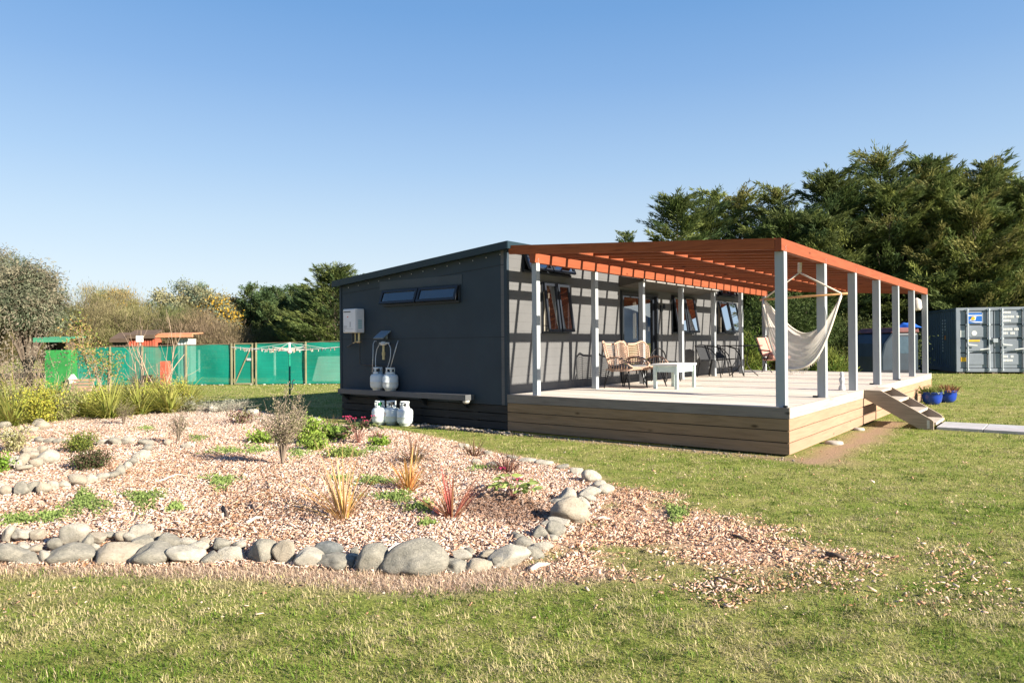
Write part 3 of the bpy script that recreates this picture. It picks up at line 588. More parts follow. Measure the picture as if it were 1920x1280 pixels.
def sling(u, v):
    p = A1*(1-u)+A2*u; U_ = 2*u-1
    prof = (1-abs(U_)**(1.75+1.3*v)); back = 0.58; front = 1.10
    dep = back+(front-back)*v
    edge = math.sin(math.pi*min(max(u, 0), 1))**0.55
    spread = edge*(0.50*(v-0.42)+0.10*math.sin(v*math.pi))
    pull = 0.13*(1-prof)*(-1 if U_ > 0 else 1)
    zz = p[2]-dep*prof**1.0*(0.93+0.07*math.sin(v*3.1))
    p2 = p+tow*spread-dB*U_*0.04*(prof)*np.array([1, 1, 0])
    rip = 0.008*math.sin(v*46+3*math.sin(u*5))*edge
    return (p2[0]-o3[0]+tow[0]*rip, p2[1]-o3[1]+tow[1]*rip, zz-o3[2]+rip)
q = MB(); q.grid(sling, 48, 40); m_net = mat('hammock_cotton', (0.74, 0.69, 0.63), 0.95, 0.08, 30, bump=0.6, bscale=160, trans=0.5, sheer=0.25); q.build('sling', m_net, ham, smooth=True)
q = MB(); q.tube([np.array(sling(u, 1.0)) for u in np.linspace(0, 1, 40)], 0.018, 6); q.tube([np.array(sling(u, 0.0)) for u in np.linspace(0, 1, 40)], 0.013, 6)
for u in np.linspace(0.2, 0.8, 34):
    p = np.array(sling(u, 1.0)); q.tube([p, p+[0.006*math.sin(u*90), 0.006*math.cos(u*70), -0.07-0.02*math.sin(u*33)]], 0.003, 4)
q.build('edge_rope', m_rope, ham, smooth=True)

# ================================================================== FURNITURE ON THE DECK
m_rat = mat('rattan', (0.40, 0.27, 0.20), 0.6, 0.25, 30); m_leg = mat('black_steel', (0.012, 0.012, 0.013), 0.45); m_cush = mat('cushion_grey', (0.10, 0.10, 0.105), 0.9, 0.2, 30)
def wicker(label, loc_, rz):
    """high-backed rattan armchair; local +x is forward"""
    t_ = thing('rattan_chair', label, 'chair', loc_, rz, 'rattan armchairs on the deck')
    def B(u, v):   # back shell, u -1..1, v 0..1
        wv = 0.29+0.09*v; a = u*1.05
        top = 0.78+0.05*math.exp(-((abs(u)-0.62)/0.22)**2)-0.04*(abs(u) > 0.9)
        z = 0.30+(top-0.30)*v; x = -0.20-0.13*v+0.26*(1-math.cos(a))*(0.9+0.1*v)
        return np.array([x, wv*math.sin(a)*1.08, z])
    s_ = MB()
    for v in np.linspace(0.06, 0.96, 14): s_.tube([B(u, v) for u in np.linspace(-1, 1, 15)], 0.0085, 5)
    s_.build('weave', m_rat, t_, smooth=True)
    f_ = MB()
    P = [B(-1, v) for v in np.linspace(0, 1, 10)]+[B(u, 1.0) for u in np.linspace(-1, 1, 21)[1:-1]]+[B(1, v) for v in np.linspace(1, 0, 10)]
    f_.tube(P, 0.015, 8)
    for u in (-0.4, 0.4): f_.tube([B(u, v)+[0.008, 0, 0] for v in np.linspace(0, 1, 10)], 0.010, 6)
    for s in (-1, 1):
        st = B(s, 0.48); f_.tube([st, (0.05, s*0.31, 0.555), (0.20, s*0.315, 0.52), (0.33, s*0.30, 0.42), (0.36, s*0.22, 0.375), (0.36, 0, 0.365)], 0.015, 8)
        for k in range(7):
            uu = k/6; a_ = np.array([-0.06+0.34*uu, s*(0.30), 0.30+0.02*uu]); b_ = np.array([-0.03+0.33*uu, s*0.313, 0.565-0.16*uu**2.5]); f_.tube([a_, b_], 0.006, 5)
        f_.tube([B(s, 0.02), (0.05, s*0.30, 0.31), (0.30, s*0.29, 0.32), (0.36, s*0.2, 0.35)], 0.012, 6)
    f_.build('frame', m_rat, t_, smooth=True)
    g_ = MB(); g_.grid(lambda u, v: (-0.2+0.55*u, (0.28-0.05*u*u)*(2*v-1), 0.33+0.02*u), 12, 10); g_.build('seat', m_rat, t_, solid=0.03)
    c_ = MB(); c_.rbox((0.07, 0, 0.375), (0.50, 0.50, 0.06), (0, -2, 0)); c_.build('cushion', m_cush, t_, smooth=True, bevel=0.022)
    for x, y, x2, y2 in ((-0.16, 0.22, -0.24, 0.27), (-0.16, -0.22, -0.24, -0.27), (0.26, 0.21, 0.31, 0.26), (0.26, -0.21, 0.31, -0.26)):
        l = MB(); l.tube([(x, y, 0.32), (x2, y2, 0.0)], 0.009, 6); l.tube([(x-0.07, y, 0.32), (x2, y2, 0.0)], 0.008, 6); l.build('leg', m_leg, t_)
    return t_
wicker('rattan wing armchair nearer the front edge of the deck', (0.78, 2.36, D), R_(-8))
wicker('rattan wing armchair behind the other, next to the glass door', (0.84, 2.98, D), R_(-14))
# coffee table
ct = thing('coffee_table', 'low white and mint painted timber table in front of the rattan chairs', 'table', (1.54, 2.80, D), 0)
m_mint = mat('mint_paint', (0.52, 0.62, 0.58), 0.6, 0.12, 9, (1, 1, 4), bump=0.1); m_tw = mat('table_white', (0.66, 0.66, 0.63), 0.6, 0.08, 8)
q = MB(); q.box((-0.24, -0.40, 0.40), (0.24, 0.40, 0.435)); q.build('tabletop', m_tw, ct, bevel=0.006)
q = MB(); q.box((-0.19, -0.35, 0.29), (0.19, -0.325, 0.398)); q.box((-0.19, 0.325, 0.29), (0.19, 0.35, 0.398)); q.box((-0.195, -0.32, 0.29), (-0.17, 0.32, 0.398)); q.box((0.17, -0.32, 0.29), (0.195, 0.32, 0.398)); q.build('apron', m_mint, ct)
for sx in (-1, 1):
    for sy in (-1, 1): q = MB(); q.box((sx*0.20-0.026, sy*0.355-0.026, 0), (sx*0.20+0.026, sy*0.355+0.026, 0.399)); q.build('leg', m_mint, ct, bevel=0.004)
# black sling chairs, table, dark round chair
m_sling = mat('sling_black', (0.02, 0.022, 0.026), 0.7, 0.2, 40)
def sling_chair(label, loc_, rz, fabric=m_sling):
    t_ = thing('patio_chair', label, 'chair', loc_, rz, 'black patio chairs')
    for s in (-1, 1):
        q = MB(); y = s*0.26
        q.tube([(-0.30, y, 0.0), (-0.22, y, 0.40), (-0.33, y*0.98, 0.66), (-0.36, y*0.95, 0.72)], 0.012, 8); q.build('leg', m_leg, t_, smooth=True)
        q = MB(); q.tube([(-0.34, y, 0.70), (-0.18, y*1.05, 0.70), (0.05, y*1.08, 0.64), (0.19, y*1.05, 0.50), (0.25, y, 0.30), (0.30, y, 0.0)], 0.012, 8); q.build('arm', m_leg, t_, smooth=True)
    q = MB(); q.tube([(-0.36, -0.25, 0.72), (-0.38, 0, 0.74), (-0.36, 0.25, 0.72)], 0.012, 8); q.tube([(0.24, -0.26, 0.40), (0.24, 0.26, 0.40)], 0.011, 8); q.tube([(0.265, -0.26, 0.22), (0.265, 0.26, 0.22)], 0.008, 8); q.tube([(-0.22, -0.26, 0.38), (-0.22, 0.26, 0.38)], 0.011, 8); q.build('crossbars', m_leg, t_, smooth=True)
    q = MB(); q.grid(lambda u, v: (-0.37+0.15*(1-v)**1.0+0.0*u, -0.245+0.49*u, 0.40+0.33*v), 6, 6); q.build('backrest', fabric, t_, solid=0.006)
    q = MB(); q.grid(lambda u, v: (-0.22+0.46*v, -0.245+0.49*u, 0.385+0.02*v-0.02*math.sin(math.pi*v)), 6, 6); q.build('seat', fabric, t_, solid=0.006)
    return t_
sling_chair('black metal patio chair to the near side of the glass table', (0.62, 6.85, D), R_(-8))
sling_chair('black metal patio chair tucked against the far side of the glass table', (0.52, 7.75, D), R_(-15))
gt = thing('glass_table', 'round glass topped black patio table on splayed legs', 'table', (0.98, 7.70, D))
q = MB(); q.lathe([(0.40, 0.70), (0.42, 0.70), (0.42, 0.72), (0.40, 0.72)], seg=32); q.build('rim', m_leg, gt, smooth=True)
q = MB(); q.lathe([(0.01, 0.709), (0.40, 0.709), (0.40, 0.716), (0.01, 0.716)], seg=32); q.build('tabletop', glassy('table_glass', mixf=0.4), gt)
for k in range(4):
    a = R_(20+90*k); q = MB(); c_, s_ = math.cos(a), math.sin(a); q.tube([(0.33*c_, 0.33*s_, 0.70), (0.10*c_, 0.10*s_, 0.62), (0.06*c_, 0.06*s_, 0.30), (0.12*c_, 0.12*s_, 0.18), (0.32*c_, 0.32*s_, 0.0)], 0.012, 6); q.build('leg', m_leg, gt, smooth=True)
rc = thing('round_back_chair', 'small dark chair with a round bent back beside the glass door', 'chair', (0.42, 4.75, D), R_(-20))
q = MB()
q.tube([(-0.2, -0.22, 0.0), (-0.18, -0.22, 0.42)]+[(-0.22, -0.22*math.cos(a), 0.42+0.26*math.sin(a)) for a in np.linspace(0, math.pi, 14)]+[(-0.18, 0.22, 0.42), (-0.2, 0.22, 0.0)], 0.014, 8)
for y in (-0.1, 0, 0.1): q.tube([(-0.2, y, 0.40), (-0.22, y, 0.66)], 0.008, 6)
q.build('frame', m_leg, rc, smooth=True); q = MB(); q.lathe([(0.02, 0.38), (0.23, 0.38), (0.24, 0.41), (0.02, 0.42)], seg=20); q.build('seat', m_sling, rc)
for s in (-1, 1): q = MB(); q.tube([(0.16, s*0.16, 0.39), (0.22, s*0.2, 0.0)], 0.012, 6); q.build('leg', m_leg, rc)
# pink cushioned lounge chair at the far end
pk = thing('lounge_chair', 'black framed lounge chair with pink cushions at the far end of the deck', 'chair', (1.0, 9.9, D), R_(-40))
m_pink = mat('pink_canvas', (0.52, 0.27, 0.22), 0.9, 0.12, 12)
q = MB(); q.rbox((-0.36, -0.125, 0.66), (0.07, 0.24, 0.56), (0, -32, 0)); q.rbox((-0.36, 0.125, 0.66), (0.07, 0.24, 0.56), (0, -32, 0)); q.build('back_cushion', m_pink, pk, bevel=0.02)
q = MB(); q.rbox((0.06, 0, 0.37), (0.50, 0.50, 0.07), (0, -8, 0)); q.build('seat_cushion', m_pink, pk, bevel=0.02)
q = MB()
for s in (-1, 1): q.tube([(-0.56, s*0.27, 0.95), (-0.18, s*0.27, 0.36), (0.30, s*0.27, 0.36)], 0.013, 6); q.tube([(-0.34, s*0.28, 0.58), (0.18, s*0.28, 0.56)], 0.02, 6); q.tube([(0.22, s*0.28, 0.56), (-0.20, s*0.27, 0.0)], 0.012, 6); q.tube([(-0.28, s*0.28, 0.56), (0.28, s*0.27, 0.0)], 0.012, 6)
q.tube([(-0.56, -0.27, 0.95), (-0.56, 0.27, 0.95)], 0.013, 6); q.build('frame', m_leg, pk, smooth=True)
# little pale figure at the foot of the third outer post
q = MB(); q.lathe([(0.05, 0), (0.055, 0.03), (0.03, 0.10), (0.045, 0.16), (0.04, 0.20), (0.02, 0.215), (0.035, 0.25), (0.028, 0.29), (0.004, 0.305)], seg=12)
o = q.build('ornament', mat('ornament_pale', (0.42, 0.44, 0.46), 0.6, 0.2, 20), smooth=True); p = atz(1578, 734, D); o.location = (4.10, 3.60, D); tag(o, 'small pale grey ornament at the foot of a pergola post near the steps', 'ornament')

# blue pots
m_blue = mat('cobalt_glaze', (0.012, 0.045, 0.30), 0.18, 0.2, 6, coat=0.4)
for (x, y, s, lb, c1) in ((4.66, 8.9, 0.20, 'glossy blue round pot at the deck side, the nearer of two', (0.16, 0.19, 0.05)), (4.84, 9.7, 0.20, 'glossy blue round pot at the deck side with reddish plants, the further of two', (0.20, 0.10, 0.05))):
    t_ = thing('plant_pot', lb, 'plant pot', (x, y, 0), 0, 'blue glazed pots by the deck')
    q = MB(); q.lathe([(s*0.62, 0), (s*0.9, s*0.35), (s, s*0.9), (s*0.97, s*1.28), (s*1.05, s*1.3), (s*1.05, s*1.36), (s*0.9, s*1.36), (s*0.86, s*1.2)], seg=28); q.build('pot', m_blue, t_, smooth=True)
    N = 260; P0 = np.stack([rng.normal(0, s*0.5, N), rng.normal(0, s*0.5, N), np.full(N, s*1.2)], -1); dd = rng.normal(0, 0.5, (N, 3)); dd[:, 2] = 1; L = rng.uniform(0.06, 0.2, N)[:, None]
    w = rng.normal(0, 0.01, (N, 3)); V = np.stack([P0-w, P0+w, P0+dd*L], 1).reshape(-1, 3); Cc = np.repeat(np.array(c1)*rng.uniform(0.6, 1.4, (N, 1)), 3, 0)
    fastmesh('foliage', V, np.arange(3*N).reshape(-1, 3), Cc, mat('leaf', (0.1, 0.1, 0.1), 0.7, vcol=True, trans=0.3, spec=0.12), t_)
M_LEAF = mat('leaf', (0.1, 0.1, 0.1), 0.7, vcol=True, trans=0.3, spec=0.12)
# ================================================================== CONTAINER
m_cont = mat('container_grey_sunlit', (0.22, 0.25, 0.29), 0.55, 0.15, 1.2, vcol='mul'); m_cside = mat('container_grey_shaded', (0.05, 0.075, 0.105), 0.6, 0.12, 1.2)  # one grey in two tones: doors lightened for sun, side darkened for shade
p0 = atz(1793, 700.5); phi = R_(14)
ex = RT[:2]*math.cos(phi)-FW[:2]*math.sin(phi); ex /= np.linalg.norm(ex); rzc = math.atan2(ex[1], ex[0])
cont = thing('shipping_container', 'grey steel shipping container with its locked doors facing the lawn', 'container', (p0[0], p0[1], 0.08), rzc)
CW, CL, CH = 2.75, 12.2, 2.62
q = MB(); q.box((0, -0.04, 0), (0.13, 0.06, CH)); q.box((CW-0.13, -0.04, 0), (CW, 0.06, CH)); q.box((0.131, -0.03, CH-0.12), (CW-0.131, 0.06, CH-0.001)); q.box((0.131, -0.03, 0), (CW-0.131, 0.06, 0.14)); q.build('door_frame', m_cont, cont, bevel=0.006)
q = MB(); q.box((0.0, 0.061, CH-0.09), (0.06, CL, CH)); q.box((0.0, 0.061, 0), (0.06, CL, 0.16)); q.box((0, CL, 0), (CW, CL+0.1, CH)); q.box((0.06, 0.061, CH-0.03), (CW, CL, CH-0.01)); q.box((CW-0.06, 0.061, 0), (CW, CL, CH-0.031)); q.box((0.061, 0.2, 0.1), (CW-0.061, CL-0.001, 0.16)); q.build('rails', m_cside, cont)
q = MB(); n = 44; st = CL/n; prof = []
for i in range(n):
    y = 0.062+i*(CL-0.07)/n; s_ = (CL-0.07)/n; prof += [(0.018, y), (0.018, y+s_*0.3), (0.055, y+s_*0.5), (0.055, y+s_*0.8)]
V = []; 
for z in (0.16, CH-0.09): V += [(a, b, z) for a, b in prof]
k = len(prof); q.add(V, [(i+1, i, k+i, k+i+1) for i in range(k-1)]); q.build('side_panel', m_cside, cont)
m_gask = mat('seal_and_dark_strips', (0.01, 0.015, 0.02), 0.6); m_bar = mat('lock_bar', (0.40, 0.44, 0.48), 0.45, 0.15, 9)
for s in (0, 1):
    x0 = 0.14+s*(CW/2-0.13); x1 = x0+CW/2-0.15
    q = MB(); q.box((x0, -0.005, 0.16), (x1, 0.03, CH-0.14))
    for z0_ in (0.30, 0.86, 1.42, 1.98): q.box((x0+0.30, -0.02, z0_), (x1-0.28, -0.006, z0_+0.42))
    dr = q.build('container_door', m_cont, cont, bevel=0.006)
    q = MB(); q.box((x0-0.008, -0.012, 0.15), (x0-0.001, 0.02, CH-0.13)); q.box((x1+0.001, -0.012, 0.15), (x1+0.008, 0.02, CH-0.13))
    for z0_ in (0.76, 1.34, 1.90): q.box((x0+0.02, -0.008, z0_), (x1-0.02, -0.0055, z0_+0.04))
    q.box((x0+0.20, -0.009, 0.16), (x0+0.235, -0.0056, CH-0.14)); q.box((x1-0.245, -0.009, 0.16), (x1-0.215, -0.0056, CH-0.14)); q.build('seal_and_dark_strips', m_gask, dr)  # door edge seals, plus near-black strips left of rods and between panels
    for xb in (x0+0.27, x1-0.18):
        q = MB(); q.tube([(xb, -0.06, 0.05), (xb, -0.06, CH-0.05)], 0.028, 8)
        for zc in (0.10, 0.8, 1.36, 1.92, CH-0.1): q.box((xb-0.06, -0.07, zc-0.035), (xb+0.06, -0.022, zc+0.035))
        q.build('lock_rod', m_bar, dr)
        q = MB(); zz = 1.12 if xb < (x0+x1)/2 else 0.95; q.beam((xb, -0.10, zz), (xb+0.34*(1 if xb < (x0+x1)/2 else -1), -0.09, zz-0.04), 0.02, 0.05); q.build('handle', mat('handle_pale', (0.6, 0.62, 0.62), 0.5), dr)
q = MB(); q.box((CW/2-0.06, -0.13, 1.20), (CW/2+0.10, -0.05, 1.36)); q.build('lock_box', m_bar, cont)
mb_ = mat('sign_blue', (0.02, 0.14, 0.5), 0.5); mw_ = mat('sign_white', (0.7, 0.7, 0.68), 0.6); my_ = mat('sign_yellow', (0.8, 0.45, 0.03), 0.55)
xs = 0.44
q = MB(); q.box((xs, -0.03, 1.98), (xs+0.50, -0.022, 2.40)); sg = q.build('logo_panel', mb_, cont)
q = MB(); q.box((xs+0.0, -0.034, 2.28), (xs+0.5, -0.031, 2.32)); q.prism([(xs+0.04, 2.10), (xs+0.20, 2.26), (xs+0.30, 2.26), (xs+0.26, 2.10)], 'y', -0.036, -0.0315); q.prism([(xs, 2.07), (xs+0.5, 2.04), (xs+0.5, 2.0), (xs+0.25, 2.01)], 'y', -0.0365, -0.0318); q.build('logo_mark', mw_, sg)
q = MB(); q.lathe([(0.005, 0), (0.07, 0), (0.07, 0.004), (0.005, 0.004)], seg=18); V = q.v[-1]; V[:, 1], V[:, 2] = V[:, 2]-0.041, V[:, 1].copy()+2.18; V[:, 0] += xs+0.18; q.build('logo_sun', my_, sg)
q = MB(); q.box((xs, -0.03, 1.235), (xs+0.42, -0.022, 1.31)); q.box((0.17, -0.012, 0.42), (0.36, -0.006, 0.60)); q.build('yellow_label', my_, cont)
q = MB(); q.lathe([(0.005, 0), (0.10, 0), (0.10, 0.004), (0.005, 0.004)], seg=18); V = q.v[-1]; V[:, 1], V[:, 2] = V[:, 2]-0.027, V[:, 1].copy()+1.58; V[:, 0] += xs+0.22
q.box((0.16, -0.012, 1.42), (0.33, -0.006, 1.70))
xr = 0.14+CW/2-0.13+0.30
for z, ws in ((2.36, (0.32,)), (2.18, (0.42, 0.2)), (2.03, (0.28,)), (1.68, (0.34, 0.2)), (1.52, (0.20, 0.2)), (0.58, (0.2, 0.16)), (0.42, (0.34,))):
    x = xr+0.02
    for w in ws:
        k = int(w/0.055)
        for j in range(k): q.box((x+j*0.055, -0.028, z), (x+j*0.055+0.042, -0.0215, z+0.09))
        x += w+0.05
q.build('lettering', mw_, cont)
q = MB()
for j in range(11): q.box((0.008, 1.55, 2.1-j*0.13), (0.017, 1.67, 2.18-j*0.13))
for j in range(4): q.box((0.008, 1.25, 2.1-j*0.13), (0.017, 1.36, 2.18-j*0.13))
q.build('side_lettering', mat('letter_grey', (0.3, 0.33, 0.36), 0.6), cont)
q = MB(); q.box((0.008, 1.25, 1.32), (0.0172, 1.4, 1.5)); q.build('side_tag', mat('tag_orange', (0.35, 0.14, 0.04), 0.6), cont)
q = MB()
for x in (0.1, 1.3, 2.4): q.box((x, 0.0, -0.08), (x+0.2, 2.4, -0.003))
q.build('skids', mat('old_timber', (0.2, 0.15, 0.11), 0.9), cont)
# old van parked beside the container behind the posts
pv0 = atz(1722, 712); van = thing('parked_van', 'old pale blue van with a dull red roof band parked behind the deck posts', 'van', (*atd(1652, 640, 21.5)[:2], 0), math.atan2(RT[1], RT[0])+R_(8))
q = MB(); VL = 1.25; q.prism([(0, 0.35), (VL, 0.35), (VL, 1.62), (0.35, 1.62), (0.1, 1.30), (0, 0.9)], 'y', 0, 1.7); q.build('body', mat('van_blue', (0.022, 0.035, 0.052), 0.4, 0.2, 2), van, bevel=0.06)
q = MB(); q.prism([(0.3, 1.625), (VL+0.02, 1.625), (VL-0.02, 1.78), (0.5, 1.78)], 'y', -0.02, 1.72); q.build('roof', mat('van_red', (0.13, 0.05, 0.05), 0.7, 0.3, 3), van, bevel=0.03)
for i in range(1): q = MB(); q.box((0.40+i*0.78, -0.012, 1.0), (1.12+i*0.78, -0.002, 1.5)); q.build('window', mat('van_window', (0.05, 0.08, 0.11), 0.15), van)
for x in (0.35, 0.95): q = MB(); q.lathe([(0.1, -0.1), (0.31, -0.1), (0.33, 0.0), (0.31, 0.1), (0.1, 0.1)], seg=20); V = q.v[-1]; V[:, 1], V[:, 2] = V[:, 2]+0.12, V[:, 1].copy()+0.33; V[:, 0] += x; q.build('wheel', mat('tyre', (0.015, 0.015, 0.015), 0.8), van, smooth=True)
q = MB(); q.box((-0.02, -0.02, 0.36), (VL+0.02, 0.02, 0.5)); q.build('sill', m_black, van)
tp = thing('blue_tarp', 'crumpled bright blue tarp heaped on the red van roof', 'tarp', (*atd(1702, 620, 21.9)[:2], 1.78))
q = MB(); q.grid(lambda u, v: (0.75*(u-0.5), 0.6*(v-0.5), 0.15*math.sin(math.pi*u)*math.sin(math.pi*v)**0.6*(1+0.25*math.sin(u*14)*math.cos(v*9))), 24, 16); q.build('sheet', mat('tarp_blue', (0.02, 0.10, 0.42), 0.5, 0.2, 4), tp, smooth=True)

# ================================================================== FENCE (green mesh) and things behind it
fa_ = np.array([-17.402, 4.133]); fb_ = np.array([-13.323, 7.255]); fd = (fb_-fa_)/np.linalg.norm(fb_-fa_); frz = math.atan2(fd[1], fd[0]); FH = 1.45
def fs(px):   # distance along the fence line (from fa_) seen at a pixel column
    d = ray(px, 680)[:2]; A = np.array([[fd[0], -d[0]], [fd[1], -d[1]]]); s_, _ = np.linalg.solve(A, CAM[:2]-fa_); return s_
NM = bpy.data.materials.new('shade_net'); NM.use_nodes = True; t = NM.node_tree; b = t.nodes['Principled BSDF']; out = t.nodes['Material Output']
geo = t.nodes.new('ShaderNodeTexCoord'); n1 = noise_tex(t, 1.1, 4, (1, 1, 0.5)); n2 = noise_tex(t, 3.0, 5, (0.3, 1, 12), 0.7)
cc = ramp(t, n1, [(0.3, (0.0, 0.22, 0.15)), (0.7, (0.0, 0.31, 0.22))]); cc = mixc(t, 0.6, cc, mixc(t, 1.0, cc, ramp(t, n2, [(0.3, (0.55, 0.58, 0.62)), (0.7, (1.2, 1.2, 1.2))]), 'MULTIPLY')); t.links.new(cc, b.inputs['Base Color']); b.inputs['Roughness'].default_value = 0.6  # lighter and darker streaks paint the shading of wrinkles into the cloth
tr = t.nodes.new('ShaderNodeBsdfTransparent'); tl = t.nodes.new('ShaderNodeBsdfTranslucent'); t.links.new(cc, tl.inputs[0]); m1 = t.nodes.new('ShaderNodeMixShader'); m1.inputs[0].default_value = 0.3
t.links.new(b.outputs[0], m1.inputs[1]); t.links.new(tl.outputs[0], m1.inputs[2]); m2 = t.nodes.new('ShaderNodeMixShader'); m2.inputs[0].default_value = 0.86
t.links.new(tr.outputs[0], m2.inputs[1]); t.links.new(m1.outputs[0], m2.inputs[2]); t.links.new(m2.outputs[0], out.inputs[0]); MATS['shade_net'] = NM
m_fp = mat('fence_post_timber', (0.22, 0.20, 0.12), 0.85, 0.2, 3)
fence = thing('shade_net_fence', 'green shade cloth fence on thin timber posts across the back lawn', 'fence', (fa_[0], fa_[1], 0), frz)
s_l, s_g0, s_g1, s_r = fs(120), fs(437), fs(478), fs(700); FHf = lambda s_: 1.34+0.17*(s_-s_l)/(s_r-s_l)
for a, c in ((s_l, s_g0), (s_g1, s_r)):
    q = MB(); n = int((c-a)*6); q.grid(lambda u, v: (a+(c-a)*u, 0.018*math.sin((a+(c-a)*u)*5+v*2)+0.02*math.sin((a+(c-a)*u)*1.7+v*4), 0.03+FHf(a+(c-a)*u)*v+(v > 0.5)*(-0.025*abs(math.sin((a+(c-a)*u)*1.25)))), n, 6); q.build('net', NM, fence, smooth=True)
for x in (208, 268, 350, 435, 481, 574, 660): q = MB(); s_ = fs(x); q.box((s_-0.024, -0.06, 0), (s_+0.024, -0.012, FHf(s_)+0.05)); q.build('post', m_fp, fence)
q = MB(); q.beam((s_l, -0.03, FHf(s_l)+0.03), (s_g0, -0.03, FHf(s_g0)+0.03), 0.012, 0.02); q.beam((s_g1, -0.03, FHf(s_g1)+0.03), (s_r, -0.03, FHf(s_r)+0.03), 0.012, 0.02); q.build('top_wire', mat('wire_dark', (0.15, 0.1, 0.07), 0.7), fence)
gt_ = thing('net_gate', 'green shade cloth gate between two posts of the net fence', 'gate', (*(fa_+fd*s_g0), 0), frz)
w_ = s_g1-s_g0; q = MB(); q.grid(lambda u, v: (0.05+(w_-0.1)*u, 0, 0.06+(FH-0.05)*v), 4, 4); q.build('net', NM, gt_)
q = MB(); q.box((0.05, -0.04, 0.03), (w_-0.05, -0.01, 0.07)); q.box((0.05, -0.04, FH), (w_-0.05, -0.01, FH+0.03)); q.box((w_-0.10, -0.04, 0.071), (w_-0.06, -0.01, FH-0.001)); q.box((0.05, -0.04, 0.071), (0.08, -0.01, FH-0.001)); q.beam((0.1, -0.025, 0.1), (w_-0.12, -0.025, FH-0.1), 0.02, 0.03); q.build('frame', m_fp, gt_)
q = MB(); q.box((w_-0.28, -0.05, 0.86), (w_-0.12, -0.041, 0.95)); q.build('latch', m_plate, gt_)
# pale stones along the fence foot
for k, (a, c, lb) in enumerate(((s_l+3, s_g0, 'row of small pale stones along the fence foot to the left of the gate'), (s_g1, s_r, 'row of small pale stones along the fence foot behind the clothesline'))):
    q = MB()
    for i in range(int((c-a)*5)):
        x = a+i*0.2+random.uniform(-.05, .05); r = random.uniform(0.015, 0.06); q.lathe([(r*0.3, 0), (r, r*0.2), (r*0.9, r*0.6), (r*0.3, r*0.8)], (x+random.uniform(-.1, .1), -0.18+random.uniform(-.08, .08), 0), 7, tv(0.4))
    o = q.build('pebbles', mat('pebble_pale', (0.30, 0.28, 0.23), 0.9, 0.2, 12, vcol='mul'), smooth=True); o.location = (fa_[0], fa_[1], 0); o.rotation_euler = (0, 0, frz); tag(o, lb, 'edging stones', kind='stuff')
# clothesline
pc = atd(543, 700, 17.6); clz = thing('clothesline', 'rotary clothesline on a green pole with cords full of pegs', 'clothesline', (pc[0], pc[1], 0), 0.5)
q = MB(); q.tube([(0, 0, 0), (0, 0, 1.18)], 0.024, 10); q.build('pole', mat('pole_green', (0.01, 0.20, 0.12), 0.4), clz, smooth=True)
q = MB(); q.tube([(0, 0, 1.18), (0, 0, 1.46)], 0.026, 10); q.lathe([(0.04, 1.20), (0.06, 1.21), (0.06, 1.25), (0.04, 1.26)], seg=12); q.build('hub', mat('hoist_white', (0.55, 0.55, 0.52), 0.5), clz, smooth=True)
q = MB(); q.tube([(0.03, 0, 0.30), (0.07, 0, 0.35), (0.07, 0, 0.50), (0.12, 0, 0.55)], 0.012, 6); q.build('crank', mat('hoist_white', (0.6, 0.6, 0.6)), clz)
R1 = 1.42; m_arm = mat('hoist_arm', (0.36, 0.37, 0.35), 0.5)
for k in range(4):
    a = R_(90*k+12); c_, s_ = math.cos(a), math.sin(a); q = MB(); q.tube([(0, 0, 1.25), (R1*c_, R1*s_, 1.36)], 0.009, 6); q.tube([(0, 0, 1.46), (0.62*R1*c_, 0.62*R1*s_, 1.315)], 0.006, 6); q.build('arm', m_arm, clz)
q = MB(); pg = MB(); m_peg = mat('peg_plastic', (0.40, 0.36, 0.31), 0.6, vcol='mul')
for f in (0.3, 0.48, 0.66, 0.84, 1.0):
    C4 = [np.array((R1*f*math.cos(R_(90*k+12)), R1*f*math.sin(R_(90*k+12)), 1.25+0.11*f)) for k in range(4)]
    for k in range(4):
        A, B_ = C4[k], C4[(k+1) % 4]; P = [A+(B_-A)*u-np.array([0, 0, 0.06*f*math.sin(math.pi*u)]) for u in np.linspace(0, 1, 7)]; q.tube(P, 0.0035, 4)
        for j in range(int(9*f)):
            if random.random() < 0.6:
                u = random.random(); p = A+(B_-A)*u-np.array([0, 0, 0.06*f*math.sin(math.pi*u)]); pg.rbox(p+np.array([0, 0, -0.02]), (0.014, 0.014, 0.07), (random.uniform(-15, 15), random.uniform(-15, 15), random.uniform(0, 90)), random.choice([(1, 1, 1), (1.1, 1, .9), (1, .7, .55), (.6, .9, 1.1), (1.1, .6, .6)]))
q.build('cord', mat('cord_white', (0.42, 0.40, 0.36), 0.7), clz); pg.build('pegs', m_peg, clz)

